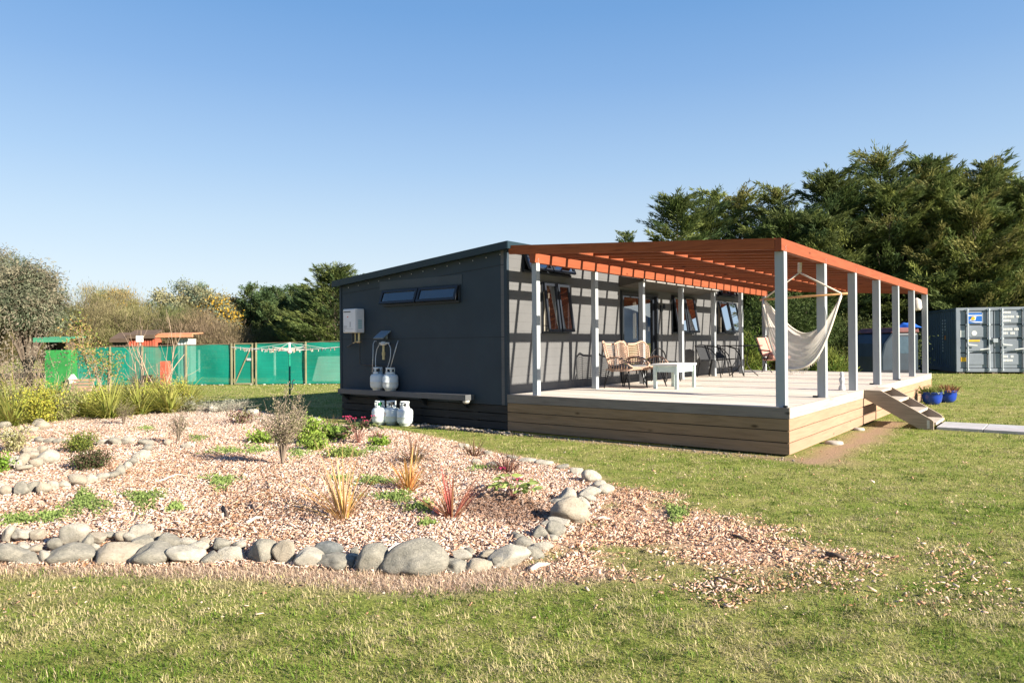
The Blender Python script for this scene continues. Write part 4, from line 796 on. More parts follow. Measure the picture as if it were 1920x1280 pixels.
# sheds behind / beside the fence
def shed(label, px0, px1, Zd, zt, zr0, wall, roofm, over=0.15, deep=0.5, cat='shed', rib=0.0, rz=None, name='shed', tilt=0.12):
    a = atd(px0, 680, Zd); b_ = atd(px1, 680, Zd); w = np.linalg.norm((b_-a)[:2]); rz = math.atan2((b_-a)[1], (b_-a)[0]) if rz is None else rz
    t_ = thing(name, label, cat, (a[0], a[1], 0), rz); q = MB()
    if rib:
        n = max(2, int(w/rib))
        for i in range(n): q.box((i*w/n, -0.02, 0), (i*w/n+w/n*0.55, 0, zt)); q.box((i*w/n+w/n*0.55, 0.0, 0), ((i+1)*w/n, 0.02, zt), (0.8, 0.8, 0.8))
        q.box((0, 0.021, 0), (w, deep, zt-0.01))
    else: q.box((0, 0, 0), (w, deep, zt))
    q.build('wall', wall, t_)
    r_ = MB(); r_.prism([(-over, zr0), (w+over, zr0), (w+over, zr0+0.11), (-over, zr0+0.11)], 'y', -over-0.1, -over); r_.prism([(-over-0.1, zr0+0.10), (deep+over, zr0+0.10+tilt), (deep+over, zr0+0.14+tilt), (-over-0.1, zr0+0.14)], 'x', -over, w+over); r_.build('roof', roofm, t_)
    return t_, w
m_gr = mat('shed_green', (0.03, 0.20, 0.05), 0.5, 0.2, 2, vcol='mul'); m_grr = mat('shed_green_roof', (0.06, 0.24, 0.14), 0.45, 0.1, 2)
m_red = mat('shed_red', (0.42, 0.10, 0.06), 0.6, 0.2, 2, vcol='mul'); m_or = mat('roof_salmon', (0.50, 0.22, 0.12), 0.6, 0.1, 2); m_wh = mat('shed_white', (0.50, 0.54, 0.52), 0.6, 0.08, 2, vcol='mul'); m_dk = mat('shed_brown', (0.10, 0.07, 0.05), 0.8, 0.2, 2, vcol='mul')
gs, w_ = shed('bright green garden shed with an open dark gap under its flat roof', 84, 127, 22.5, 1.30, 1.55, m_gr, m_grr, over=0.18, tilt=0.05)
q = MB()
for x in (0.03, w_-0.08): q.box((x, 0.02, 1.301), (x+0.05, 0.45, 1.56))
q.box((0.081, 0.40, 1.301), (w_-0.081, 0.45, 1.56)); q.build('upright', m_dk, gs)
q = MB(); hutp = atd(136, 700, 22.3); hut = thing('bird_box', 'tiny white gabled bird box at the side of the green shed', 'bird box', (hutp[0], hutp[1], 0), math.atan2(RT[1], RT[0]))
q.box((-0.07, -0.06, 0.25), (0.07, 0.06, 0.38)); q.build('box', mat('box_white', (0.6, 0.6, 0.58), 0.6), hut); q = MB(); q.prism([(-0.11, 0.38), (0.11, 0.38), (0, 0.54)], 'y', -0.08, 0.08); q.build('roof', mat('box_white', (0.6, 0.6, 0.58)), hut); q = MB(); q.box((-0.03, -0.03, 0), (0.03, 0.03, 0.249)); q.build('stand', m_dk, hut)
rs, w_ = shed('dark brown hen house with a sloping roof behind the net fence', 212, 242, 27.5, 1.56, 1.56, m_dk, m_dk, over=0.05, rib=0.12, name='hen_house', tilt=0.25)
rr, w_ = shed('orange red corrugated shed behind the net fence', 242, 291, 27.5, 1.72, 1.70, m_red, m_dk, over=0.03, rib=0.10, tilt=0.2)
os_, w_ = shed('open shelter with a salmon orange roof edge behind the net fence', 296, 340, 28.0, 1.50, 1.74, m_dk, m_or, over=0.05, rib=0.14, name='shelter', tilt=0.05)
q = MB(); q.box((w_-0.02, -0.1, 0), (w_+0.05, 0, 1.64)); q.box((0, -0.1, 0), (0.06, 0, 1.64)); q.build('upright', m_dk, os_)
ws_, w_ = shed('white corrugated coop under the salmon roof behind the net fence', 334, 357, 27.6, 1.68, 1.74, m_wh, m_or, over=0.20, rib=0.10, name='coop', tilt=0.05)
# red gate post and things seen through the net
a = atd(310, 700, 24.6); q = MB(); q.box((-0.13, -0.1, 0), (0.13, 0.1, 0.88)); o = q.build('painted_board', m_red); o.location = (a[0], a[1], 0); o.rotation_euler = (0, 0, frz); tag(o, 'upright salmon red board standing before the net fence', 'board')
a = atd(262, 640, 26.9); hp = thing('basketball_hoop', 'white basketball backboard against the orange red shed', 'basketball hoop', (a[0], a[1], 0), math.atan2(RT[1], RT[0]))
q = MB(); q.box((-0.14, -0.02, 1.56), (0.14, 0.0, 1.80)); q.build('backboard', mat('board_white', (0.75, 0.74, 0.72), 0.5), hp, bevel=0.02); q = MB(); q.tube([(0.08*math.cos(a_), -0.10+0.08*math.sin(a_), 1.55) for a_ in np.linspace(0, 6.3, 16)], 0.006, 5); q.build('ring', m_red, hp)
q = MB(); q.box((-0.025, 0.001, 0), (0.025, 0.05, 1.6)); q.build('stand', mat('stand_grey', (0.3, 0.3, 0.3)), hp)
a = atd(585, 700, 27.5); q = MB(); q.prism([(0, 0), (1.7, 0), (1.7, 0.95), (0.25, 0.95)], 'y', 0, 0.9); o = q.build('white_cover', mat('cover_white', (0.55, 0.56, 0.52), 0.8, 0.15, 2)); o.location = (a[0], a[1], 0); o.rotation_euler = (0, 0, frz); tag(o, 'pale covered frame seen through the green net beside the cabin', 'cover')
a = atd(373, 700, 26.6); q = MB(); q.tube([(0, 0, 0), (0, 0, 1.25)], 0.05, 8); q.lathe([(0.2, 0), (0.22, 0.06), (0.06, 0.1)], seg=12); o = q.build('standpipe', mat('pipe_pale', (0.45, 0.5, 0.45), 0.6)); o.location = (a[0], a[1], 0); tag(o, 'thin pale standpipe seen through the net left of the gate', 'pipe')
a = atd(515, 700, 26.8); o2 = o.copy(); col.objects.link(o2); o2.location = (a[0], a[1], 0); o2['label'] = 'thin pale standpipe seen through the net behind the clothesline'
# timber pieces beyond the green shed
a = atd(150, 720, 21.8); q = MB()
for i in range(4): q.beam((-0.3, i*0.06, 0.06+0.1*i), (0.35, i*0.06, 0.08+0.1*i), 0.05, 0.08, tint=tv())
q.box((-0.2, -0.06, 0), (-0.05, 0.3, 0.06)); o = q.build('timber_stack', mat('old_pallet', (0.36, 0.24, 0.17), 0.9, 0.2, 5, vcol='mul')); o.location = (a[0], a[1], 0); o.rotation_euler = (0, 0, frz); tag(o, 'low stack of old timber at the foot of the green shed', 'timber stack')

# ================================================================== TREES
def unit(a): return a/(np.linalg.norm(a, axis=-1, keepdims=True)+1e-9)
def leaves(name, P, dirs, L, Wd, colr, parent, spread=0.5, cvar=0.25, cl=None, material=None, tri=False):
    """P (n,3) leaf roots, dirs main directions, L/Wd sizes; rhombic leaves"""
    n = len(P); d = unit(dirs+rng.normal(0, spread, (n, 3))); w = unit(np.cross(d, rng.normal(0, 1, (n, 3))))
    Ls = (L*rng.uniform(0.6, 1.3, n))[:, None]; Ws = (Wd*rng.uniform(0.6, 1.3, n))[:, None]
    V = np.stack([P, P+d*Ls*0.45+w*Ws/2, P+d*Ls, P+d*Ls*0.45-w*Ws/2], 1).reshape(-1, 3)
    c = np.array(colr)[rng.integers(0, len(colr), n)] if cl is None else cl
    c = c*rng.uniform(1-cvar, 1+cvar, (n, 1)); c = np.repeat(c, 4, 0)
    return fastmesh(name, V, np.arange(4*n).reshape(-1, 4), c, material or M_LEAF, parent)
M_BARK = mat('bark', (0.11, 0.085, 0.065), 0.95, 0.35, 6, (3, 3, 0.7), bump=0.6)
def conifer(label, base, H, Rm, colr, group=None, limbs=80, lean=0.0, leafL=0.16, lpc=34, name='cypress_tree', prof=None, bottom=0.06, upang=28, clr=0.26, leaders=((0, 0, 1.0, 1.0),), flat=0.30, asp=0.28):
    t_ = thing(name, label, 'tree', (base[0], base[1], 0), 0, group); tr_ = MB(); P = []; Dd = []; Cc = []; cols = np.array(colr)
    for (ox, oy, hf, rf) in leaders:
        Ht = H*hf; axis_p = lambda t: np.array([ox*Rm*t**0.7+0.05*H*lean*t, oy*Rm*t**0.7, Ht*t])
        tr_.tube([axis_p(t) for t in (0.0, 0.15, 0.4, 0.7, 0.97)], [0.020*H, 0.017*H, 0.012*H, 0.007*H, 0.0015*H], 7)
        nl = int(limbs*(0.45+0.55*rf) if len(leaders) > 1 else limbs)
        tip = axis_p(0.97); sp = 0.10*H*rf; cb = cols[0]
        for i in range(9):   # slim terminal plume
            zt_ = -sp*i/7; r_ = 0.10*sp*(i+0.3)/2; n = int(lpc*0.8); an = rng.uniform(0, 6.28, n); rr_ = rng.random(n)**0.6*r_
            P.append(tip+np.stack([np.cos(an)*rr_, np.sin(an)*rr_, zt_+rng.uniform(-0.05, 0.05, n)*sp+0.3*leafL], -1)); Dd.append(unit(np.stack([np.cos(an)*0.7, np.sin(an)*0.7, np.full(n, 1.0)], -1))); Cc.append(np.tile(cb, (n, 1)))
        for i in range(nl):
            tt = bottom+(1-bottom)*((i+random.random())/nl)**0.85; a = i*2.399+random.uniform(-.5, .5)
            rad = Rm*rf*(prof(tt) if prof else (1-tt)**0.75)*random.choice([0.55, 0.8, 0.95, 1.1, 1.35])*random.uniform(0.85, 1.1)+0.05*H*(1-tt)*0.4+0.08
            up = math.tan(R_(upang*random.uniform(0.1, 1.5)+14*tt)); dr = np.array([math.cos(a), math.sin(a), 0]); s0 = axis_p(tt*0.97)
            ez = min(rad*up, max(0.12, (Ht*1.0-s0[2])*0.85)); mid_ = s0+dr*rad*0.55+np.array([0, 0, ez*0.25]); e_ = s0+dr*rad+np.array([0, 0, ez])
            tr_.tube([s0, mid_, e_], [0.004*H*(1-tt)+0.012, 0.02, 0.006], 4)
            ncl = max(3, int(rad/clr*2.0)); cb = cols[random.randrange(len(cols))]*random.uniform(0.8, 1.2)
            for k in range(ncl):
                u = 0.15+0.85*(k+random.random())/ncl; c0 = s0*(1-u)**2+2*mid_*u*(1-u)+e_*u*u
                side = np.array([-dr[1], dr[0], 0])*random.uniform(-1, 1)*(0.15+rad*0.26)*(1.1-u*0.6); c0 = c0+side
                gd = unit(dr*0.9+side*0.9/(rad*0.26+0.15)*0.5+np.array([0, 0, ez/(rad+0.1)*0.6+random.uniform(0.0, 0.45)])); sz = clr*random.uniform(0.7, 1.4)
                n = int(lpc*random.uniform(0.6, 1.3)); lat = unit(np.cross(gd, [0, 0, 1.0])); vv_ = np.cross(lat, gd); tl = rng.uniform(-0.3, 1.15, n)
                q0 = np.outer(tl*sz, gd)+np.outer(rng.normal(0, 0.26, n)*sz*(1.15-tl*0.85), lat)+np.outer(rng.normal(0, flat*0.5, n)*sz*(1.1-tl*0.7)-0.12*sz*rng.random(n), vv_)
                P.append(c0+q0); Dd.append(unit(gd+np.outer(rng.normal(0, 0.35, n), lat))); Cc.append(np.tile(cb*random.uniform(0.85, 1.15), (n, 1)))
    PP = np.vstack(P); PP[:, 2] = np.maximum(PP[:, 2], 0.05)
    tr_.build('trunk', M_BARK, t_); leaves('crown', PP, np.vstack(Dd), leafL, leafL*asp, colr, t_, 0.22, 0.25, np.vstack(Cc)); return t_
CY = [(0.080, 0.112, 0.034), (0.115, 0.140, 0.040), (0.058, 0.09, 0.034), (0.10, 0.125, 0.044)]
CYO = [(0.17, 0.195, 0.052), (0.14, 0.17, 0.048), (0.10, 0.135, 0.042), (0.19, 0.185, 0.062)]
macro = lambda t: min(1.0, max(0.03, (1-t)/0.72))**0.9*(0.78+0.22*math.sin(3.1*min(1, t*1.5)))
GRR = 'tall dark conifers behind the deck and container'
def tree_at(px, py_top, Zd): 
    p = atd(px, 640, Zd); top = atd(px, py_top, Zd)[2]; return p, top
L1 = ((0, 0, 1.0, 1.0),)
for (px, py, Zd, rf_, lb, cols, lm, ld) in (
    (1270, 350, 36, 0.24, 'slim dark conifer at the end of the row, above the middle of the pergola roof', CY, 110, L1),
    (1385, 328, 41, 0.34, 'conifer with a spiky double top and a visible bare trunk, second from the house', CYO, 90, ((0, 0, 0.96, 0.8), (-0.45, 0.1, 1.0, 0.6), (0.55, -0.1, 0.95, 0.6))),
    (1322, 372, 39, 0.27, 'lower conifer filling the gap between the slim one and the spiky double topped one', CY, 90, L1),
    (1478, 380, 36, 0.38, 'dark low conifer directly behind the near corner of the pergola roof', CY, 100, ((0, 0, 1.0, 0.9), (-0.5, 0.2, 0.92, 0.6), (0.5, 0, 0.95, 0.6))),
    (1555, 300, 37, 0.30, 'dark pointed conifer left of the tallest one', CY, 150, ((0, 0, 1.0, 0.9), (-0.7, 0, 0.78, 0.7))),
    (1648, 262, 38, 0.36, 'tallest conifer of the row with a pointed dark green top', CY+CYO, 120, ((0, 0, 1.0, 0.9), (0.45, 0.2, 0.97, 0.6), (-0.4, 0, 0.86, 0.7), (0.2, -0.5, 0.8, 0.7))),
    (1745, 282, 38, 0.40, 'broad olive green conifer with leaning shoots between the tallest and the container', CYO, 110, ((0, 0, 0.97, 0.8), (0.5, 0.1, 0.98, 0.6), (-0.5, 0.1, 0.94, 0.6), (0.1, -0.5, 0.85, 0.7))),
    (1830, 290, 36, 0.40, 'broad olive green conifer rising over the container doors', CYO, 110, ((0, 0, 0.95, 0.8), (-0.45, 0.2, 1.0, 0.6), (0.5, 0, 0.9, 0.7), (0, -0.5, 0.8, 0.7))),
    (1915, 300, 36, 0.38, 'feathery conifer at the far end of the row above the container', CYO, 110, ((0, 0, 0.95, 0.8), (-0.4, 0.2, 1.0, 0.6), (0.5, 0, 0.95, 0.7)))):
    p, top = tree_at(px, py, Zd); top *= 0.945; conifer(lb, p, top, top*rf_*1.12, cols, GRR, int(lm*0.9), leafL=0.30, lpc=80, lean=random.uniform(0, 0.6), prof=macro, clr=0.85, bottom=0.02, leaders=ld, upang=20, flat=0.10, asp=0.16)
p, top = tree_at(1178, 432, 48); conifer('distant conifer whose tip pokes over the pergola roof', p, top, 1.9, CY, GRR, 60, leafL=0.24, lpc=30, clr=0.4)
# left conifers
for (px, py, Zd, rf_, lb) in ((628, 504, 30, 0.42, 'dark cypress with a pointed top against the left end of the cabin'), (598, 545, 32, 0.40, 'lower dark cypress just left of the pointed one by the cabin')):
    p, top = tree_at(px, py, Zd); conifer(lb, p, top, top*rf_, CY, 'dark cypresses beside the cabin', 130, leafL=0.22, lpc=60, prof=macro, clr=0.55, bottom=0.0, upang=20, flat=0.12, asp=0.16)
PN = [(0.07, 0.11, 0.042), (0.05, 0.085, 0.036), (0.10, 0.13, 0.045)]
for k, (px, py, Zd, lb) in enumerate(((467, 534, 36, 'young pine at the left end of the pine row beyond the fence'), (495, 548, 35, 'short young pine second from the left in the row'), (503, 540, 38, 'young pine with a slim leader, third from the left'), (523, 540, 36, 'young pine in the middle of the row over the clothesline'), (547, 537, 38, 'young pine with a bare pointed leader behind the clothesline pole'), (570, 533, 34, 'tallest young pine, next to the dark cypresses'), (440, 562, 37, 'bushy young pine beside the yellow flowering wattle'))):
    p, top = tree_at(px, py, Zd); conifer(lb, p, top, top*0.24, PN, 'young pines beyond the fence', 50, leaders=((0, 0, 1.0, 0.8), (-1.2, 0.2, 0.80, 0.8), (1.0, -0.3, 0.86, 0.7)), leafL=0.15, lpc=40, name='pine_tree', prof=lambda t: (1-t)**0.9, clr=0.26, upang=38, bottom=0.0, flat=0.8)
def broad(label, base, H, Rm, colr, cat='tree', name='tree', group=None, clumps=90, lpc=240, leafL=0.12, asp=0.3, droop=0.0, zc=0.62, zs=0.42, cs=0.42, flower=None, fl_name='blossom', dense=1.0, trunk=True, upbias=0.0, spread=0.9):
    t_ = thing(name, label, cat, (base[0], base[1], 0), 0, group); tr_ = MB(); P = []; Dd = []; Cc = []; Fp = []; cols = np.array(colr)
    for i in range(clumps):
        v = rng.normal(0, 1, 3); v /= np.linalg.norm(v); r = random.random()**0.45
        if v[2] < -0.3: v[2] *= 0.5
        c0 = np.array([v[0]*Rm*r, v[1]*Rm*r, H*zc+v[2]*H*zs*r]); c0[2] = max(0.12, c0[2]); 
        if trunk: tr_.tube([(0, 0, H*0.12), (c0[0]*0.35, c0[1]*0.35, c0[2]*0.55), c0], [0.018*H, 0.010*H, 0.003*H], 5)
        sz = cs*random.uniform(0.7, 1.3); n = int(lpc*random.uniform(0.7, 1.2)); q0 = rng.normal(0, sz*0.5, (n, 3)); q0[:, 2] *= 0.8
        P.append(c0+q0); outw = unit(c0-np.array([0, 0, H*zc])+1e-3); Dd.append(np.tile(outw*0.6+np.array([0, 0, -droop+upbias]), (n, 1))); Cc.append(np.tile(cols[random.randrange(len(cols))]*random.uniform(0.8, 1.2), (n, 1)))
        if flower and random.random() < flower[1]: m_ = int(n*0.35); Fp.append(c0+q0[:m_]*1.1+outw*sz*0.25)
    if trunk: tr_.tube([(0, 0, 0), (0.03, 0, H*0.2), (0, 0.03, H*0.45)], [0.03*H, 0.024*H, 0.012*H], 8); tr_.build('trunk', M_BARK, t_)
    PP = np.vstack(P); PP[:, 2] = np.maximum(PP[:, 2], 0.03)
    leaves('crown', PP, np.vstack(Dd), leafL, leafL*asp, colr, t_, spread, 0.25, np.vstack(Cc))
    if Fp: Q = np.vstack(Fp); leaves(fl_name, Q, rng.normal(0, 1, Q.shape), leafL*0.8, leafL*0.6, [flower[0]], t_, 0.9, 0.2)
    return t_
EU = [(0.17, 0.185, 0.12), (0.23, 0.22, 0.15), (0.12, 0.145, 0.09), (0.20, 0.18, 0.125)]
p = atd(52, 640, 24); broad('grey green gum tree with a ragged drooping crown at the left side', p, 4.55, 1.0, EU, name='gum_tree', clumps=110, lpc=300, leafL=0.14, asp=0.22, droop=0.7, cs=0.42, zc=0.60, zs=0.32)
p = atd(-25, 640, 25); broad('grey green gum tree at the very left of the view behind the other', p, 5.1, 1.35, EU, name='gum_tree', clumps=120, lpc=260, leafL=0.13, asp=0.2, droop=0.7, cs=0.40, zc=0.62, zs=0.36)
OL = [(0.20, 0.19, 0.085), (0.25, 0.22, 0.115), (0.16, 0.165, 0.065), (0.23, 0.195, 0.11)]
GB = 'feathery olive bushes beyond the fence'
for (px, py, Zd, r_, lb, cs_) in ((150, 552, 31.5, 1.9, 'feathery olive brown bush right beside the gum tree', OL), (205, 556, 33.5, 2.02, 'tallest feathery olive brown bush over the hen house', OL), (255, 572, 32.5, 1.79, 'feathery olive bush above the orange red shed', OL), (318, 585, 33.5, 1.9, 'greener feathery bush above the salmon roofed shelter', [(0.13, 0.15, 0.055), (0.16, 0.16, 0.07), (0.17, 0.15, 0.09)]), (372, 598, 32.5, 1.57, 'pinkish tan feathery bush sloping down toward the pines', [(0.24, 0.18, 0.12), (0.20, 0.16, 0.09)]), (418, 622, 32.0, 1.23, 'low tan feathery bush between the shelter and the pines', [(0.22, 0.17, 0.11), (0.18, 0.15, 0.08)]), (-30, 585, 28.5, 1.79, 'olive feathery bush low at the left side under the gum trees', [(0.13, 0.12, 0.05), (0.16, 0.14, 0.06)]), (110, 600, 34.5, 2.02, 'feathery olive bush behind the green shed', OL), (440, 640, 34.5, 1.79, 'low green brown scrub behind the fence gate', [(0.10, 0.11, 0.05), (0.14, 0.12, 0.06)]), (520, 628, 34.0, 1.68, 'low green scrub behind the clothesline', [(0.10, 0.12, 0.04), (0.13, 0.12, 0.06)]), (600, 632, 33.0, 1.46, 'low green scrub at the foot of the dark cypresses', [(0.09, 0.11, 0.04), (0.12, 0.11, 0.05)])):
    p = atd(px, 640, Zd); top = atd(px, py, Zd)[2]*1.10; broad(lb, p, top, r_, cs_, 'bush', 'feathery_bush', GB, clumps=130, lpc=260, leafL=0.20, asp=0.07, droop=-0.5, cs=0.5, zc=0.50, zs=0.48, trunk=True, upbias=0.6, spread=0.55)
WT = [(0.22, 0.23, 0.14), (0.28, 0.26, 0.14), (0.14, 0.18, 0.12)]
for (px, py, Zd, r_, lb, fp_) in ((352, 540, 36, 1.9, 'round topped grey green wattle tree with some yellow blossom', 0.10), (400, 558, 36, 1.5, 'wattle tree thick with yellow blossom beside the pines', 0.35), (425, 585, 35, 0.9, 'small wattle with yellow blossom in front of the pines', 0.4), (215, 548, 40, 1.2, 'yellow flowering wattle peeping over the feathery bushes', 0.9)):
    p = atd(px, 640, Zd); top = atd(px, py, Zd)[2]*1.07; broad(lb, p, top, r_, WT, 'tree', 'wattle_tree', 'flowering wattles beyond the fence', clumps=110, lpc=200, leafL=0.14, asp=0.35, cs=0.36, zc=0.70, zs=0.27, flower=((0.42, 0.26, 0.03), fp_))
# dark shrubs under the right-hand trees
for (px, py, Zd, r_, lb, cs_) in ((1455, 560, 26, 2.0, 'dark green undergrowth bush behind the far end of the cabin', [(0.05, 0.075, 0.02)]), (1560, 600, 27, 2.0, 'dark green undergrowth bush behind the hanging hammock', [(0.05, 0.07, 0.02), (0.09, 0.1, 0.03)]), (1630, 612, 27, 1.6, 'dark bush between the hammock and the van', [(0.07, 0.09, 0.03)])):
    p = atd(px, 640, Zd); top = atd(px, py, Zd)[2]; broad(lb, p, top, r_, cs_, 'bush', 'bush', 'bushes beyond the deck', clumps=80, lpc=420, leafL=0.11, asp=0.35, cs=0.5, zc=0.5, zs=0.5)
for (px, pyb, Zd, H_, lb) in ((1402, 700, 21.5, 1.6, 'bright green grassy shrub off the far end of the deck'), (1550, 690, 20, 0.9, 'small yellow green shrub behind the hammock')):
    p = atd(px, 640, Zd); broad(lb, p, H_, 0.5, [(0.10, 0.17, 0.03), (0.16, 0.19, 0.04)], 'shrub', 'shrub', 'shrubs off the deck end', clumps=30, lpc=120, leafL=0.24, asp=0.10, cs=0.3, zc=0.5, zs=0.5, upbias=0.6, droop=-0.3)

# ================================================================== GARDEN PLANTS
def blades(P0, az_, L, wid, bend, c0, c1, segs=5, elev=None):
    """arching strap leaves as ribbons"""
    n = len(P0); V = np.zeros((n, segs+1, 2, 3)); hd_ = np.stack([np.cos(az_), np.sin(az_), 0*az_], -1); sd_ = np.stack([-np.sin(az_), np.cos(az_), 0*az_], -1)
    pos = P0.copy(); el = elev.copy()
    for s in range(segs+1):
        w = wid*(1-(s/segs)**2.2)*(0.65+0.35*min(1, s*1.2/segs*2))+0.0006; V[:, s, 0] = pos-sd_*w[:, None]/2; V[:, s, 1] = pos+sd_*w[:, None]/2
        d = hd_*np.cos(el)[:, None]+np.array([0, 0, 1])*np.sin(el)[:, None]; pos = pos+d*(L/segs)[:, None]; el = el-bend/segs
    k = segs+1; base = (np.arange(n)*k*2)[:, None, None]; s_ = np.arange(segs)[None, :, None]
    Fc = np.concatenate([base+s_*2, base+s_*2+1, base+s_*2+3, base+s_*2+2], 2).reshape(-1, 4)
    tt = np.linspace(0, 1, k)[None, :, None, None]; Cc = c0[:, None, None, :]*(1-tt)+c1[:, None, None, :]*tt; Cc = np.broadcast_to(Cc, (n, k, 2, 3)).reshape(-1, 3)
    return V.reshape(-1, 3), Fc, Cc
def flax(label, px, py, H, n, cols, wid=0.02, open_=0.9, bend=0.5, name='flax_plant', cat='plant', group=None, tips=None, base_r=0.04):
    p = gp(px, py); t_ = thing(name, label, cat, p, 0, group); az_ = rng.uniform(0, 2*math.pi, n)
    P0 = np.stack([np.cos(az_)*base_r*rng.random(n), np.sin(az_)*base_r*rng.random(n), np.full(n, -0.02)], -1); el = math.pi/2-open_*rng.random(n)**0.75; L = H*rng.uniform(0.5, 1.1, n)
    c = np.array(cols)[rng.integers(0, len(cols), n)]*rng.uniform(0.8, 1.2, (n, 1)); c1 = c*rng.uniform(0.8, 1.2, (n, 1)) if tips is None else np.array(tips)*rng.uniform(0.8, 1.2, (n, 1))
    V, Fc, Cc = blades(P0, az_, L, wid*rng.uniform(0.6, 1.2, n), bend*rng.uniform(0.2, 1.6, n), c, c1, 6, el); fastmesh('leaves', V, Fc, Cc, M_LEAF, t_); return t_
YG = [(0.55, 0.33, 0.10), (0.62, 0.42, 0.16), (0.40, 0.22, 0.07), (0.30, 0.22, 0.07), (0.60, 0.38, 0.22)]
flax('golden orange flax with long splayed leaves in the middle of the bark bed', 645, 972, 0.62, 70, YG, 0.012, 1.25, 0.35, group='flaxes in the bed')
flax('smaller orange flax tuft up and right of the big golden one', 766, 920, 0.44, 90, [(0.50, 0.25, 0.06), (0.42, 0.17, 0.06), (0.60, 0.40, 0.16)], 0.012, 1.05, 0.5, group='flaxes in the bed')
flax('deep pink red flax with upright striped leaves near the front boulders', 846, 972, 0.46, 50, [(0.32, 0.07, 0.06), (0.24, 0.06, 0.05), (0.42, 0.15, 0.11), (0.38, 0.20, 0.10)], 0.015, 1.0, 0.35, group='flaxes in the bed')
DG = [(0.13, 0.09, 0.05), (0.20, 0.14, 0.07), (0.10, 0.09, 0.04), (0.16, 0.07, 0.05)]
for (px, py, H_, lb, c_) in ((776, 868, 0.40, 'bronze green grassy tuft at the back edge of the bed', DG), (888, 857, 0.32, 'dark bronze grassy tuft behind the red one, closest to the cabin grass', DG), (950, 886, 0.36, 'dusky red grassy tuft beside the hellebore leaves', [(0.16, 0.06, 0.05), (0.22, 0.11, 0.08), (0.11, 0.06, 0.04)]), (712, 822, 0.22, 'small reddish brown grassy tuft by the pink hellebore', [(0.20, 0.09, 0.06), (0.14, 0.07, 0.05)]), (620, 802, 0.25, 'small bronze grassy tuft behind the bright green shrub', DG)):
    flax(lb, px, py, H_, 130, c_, 0.008, 1.25, 0.9, 'grass_tuft', group='small dark grass tufts', base_r=0.07)
# flax hedge at the back left
FG = [(0.22, 0.29, 0.05), (0.29, 0.34, 0.07), (0.13, 0.20, 0.04), (0.36, 0.36, 0.11)]
nflax = [(20, 800, 0.85, 'flax clump at the very left of the back row'), (75, 790, 0.75, 'flax clump behind the yellow green shrub'), (165, 782, 0.62, 'small flax clump right of the yellow green shrub'), (205, 785, 0.85, 'flax clump with broad yellow edged leaves left of the middle'), (262, 778, 0.95, 'tallest flax clump in the back row'), (318, 775, 0.75, 'flax clump right of the tallest one'), (350, 765, 0.85, 'flax clump before the last bushy one'), (30, 772, 0.95, 'flax clump set back at the left behind its neighbours'), (338, 758, 0.7, 'bushy flax clump at the right end of the back row')]
for px, py, H_, lb in nflax: flax(lb, px, py, H_*1.02, 170, FG, 0.030, 1.05, 0.95, group='green flaxes along the back of the bed', base_r=0.10, tips=(0.36, 0.34, 0.09))
def bushy(label, px, py, H, R, cols, n=900, leafL=0.03, asp=0.45, name='shrub', cat='shrub', group=None, stems=10, flat=1.0, sp=0.8, updir=0.5, stemc=(0.10, 0.075, 0.05), twig=False, base=None):
    p = gp(px, py) if base is None else base; t_ = thing(name, label, cat, p, 0, group); s_ = MB(); P = []
    for i in range(stems):
        a = random.uniform(0, 6.28); rr = R*random.random()**0.6; e_ = np.array([math.cos(a)*rr, math.sin(a)*rr, H*random.uniform(0.6, 1.05)*(1-0.35*(rr/R)**2)]); m_ = e_*(np.array([0.22, 0.22, 0.55]) if twig else np.array([0.45, 0.45, 0.5]))
        s_.tube([(0, 0, -0.02), m_, e_], [0.004+0.004*H, 0.003+0.002*H, 0.0015], 5); k = n//stems; u = (rng.uniform(0.25 if twig else 0.15, 1.0, k)**(0.6 if twig else 1))[:, None]
        q0 = (2*m_*u*(1-u)+e_*u*u)+rng.normal(0, R*(0.10 if twig else 0.20), (k, 3))*np.array([1, 1, 0.7]); P.append(q0)
        if twig:
            for j in range(5):
                u_ = random.uniform(0.3, 0.95); b0 = 2*m_*u_*(1-u_)+e_*u_*u_; s_.tube([b0, b0+np.array([random.uniform(-1, 1)*R*0.4, random.uniform(-1, 1)*R*0.4, H*random.uniform(0.08, 0.22)])], [0.002, 0.001], 4)
    P = np.vstack(P); P[:, 2] = np.maximum(P[:, 2], 0.01); s_.build('stems', mat('stem_%d' % int(stemc[0]*100), stemc, 0.9), t_)
    leaves('leaves', P, np.tile(unit(np.array([0, 0, updir])), (len(P), 1)), leafL, leafL*asp, cols, t_, sp); return t_
bushy('neat bright green ball shrub on the left of the bed', 152, 848, 0.26, 0.20, [(0.14, 0.18, 0.03), (0.20, 0.22, 0.05), (0.09, 0.13, 0.03)], 2600, 0.028, stems=40)
bushy('low dark green purple ball shrub just before the bright green ball one', 168, 880, 0.20, 0.24, [(0.07, 0.075, 0.03), (0.11, 0.07, 0.05), (0.06, 0.09, 0.03)], 2600, 0.028, stems=40)
bushy('yellow green bushy shrub among the flaxes at the far left', 75, 794, 0.72, 0.38, [(0.36, 0.36, 0.05), (0.25, 0.29, 0.05), (0.42, 0.38, 0.07)], 5200, 0.04, stems=50)
bushy('bright lime green leafy shrub behind the twiggy one in the bed', 578, 832, 0.38, 0.26, [(0.17, 0.26, 0.04), (0.24, 0.33, 0.06)], 1800, 0.045, asp=0.6, stems=30)
bushy('lime green leafy clump left of the twiggy shrub', 492, 830, 0.14, 0.26, [(0.17, 0.26, 0.04), (0.22, 0.3, 0.06)], 900, 0.04, asp=0.6, stems=24)
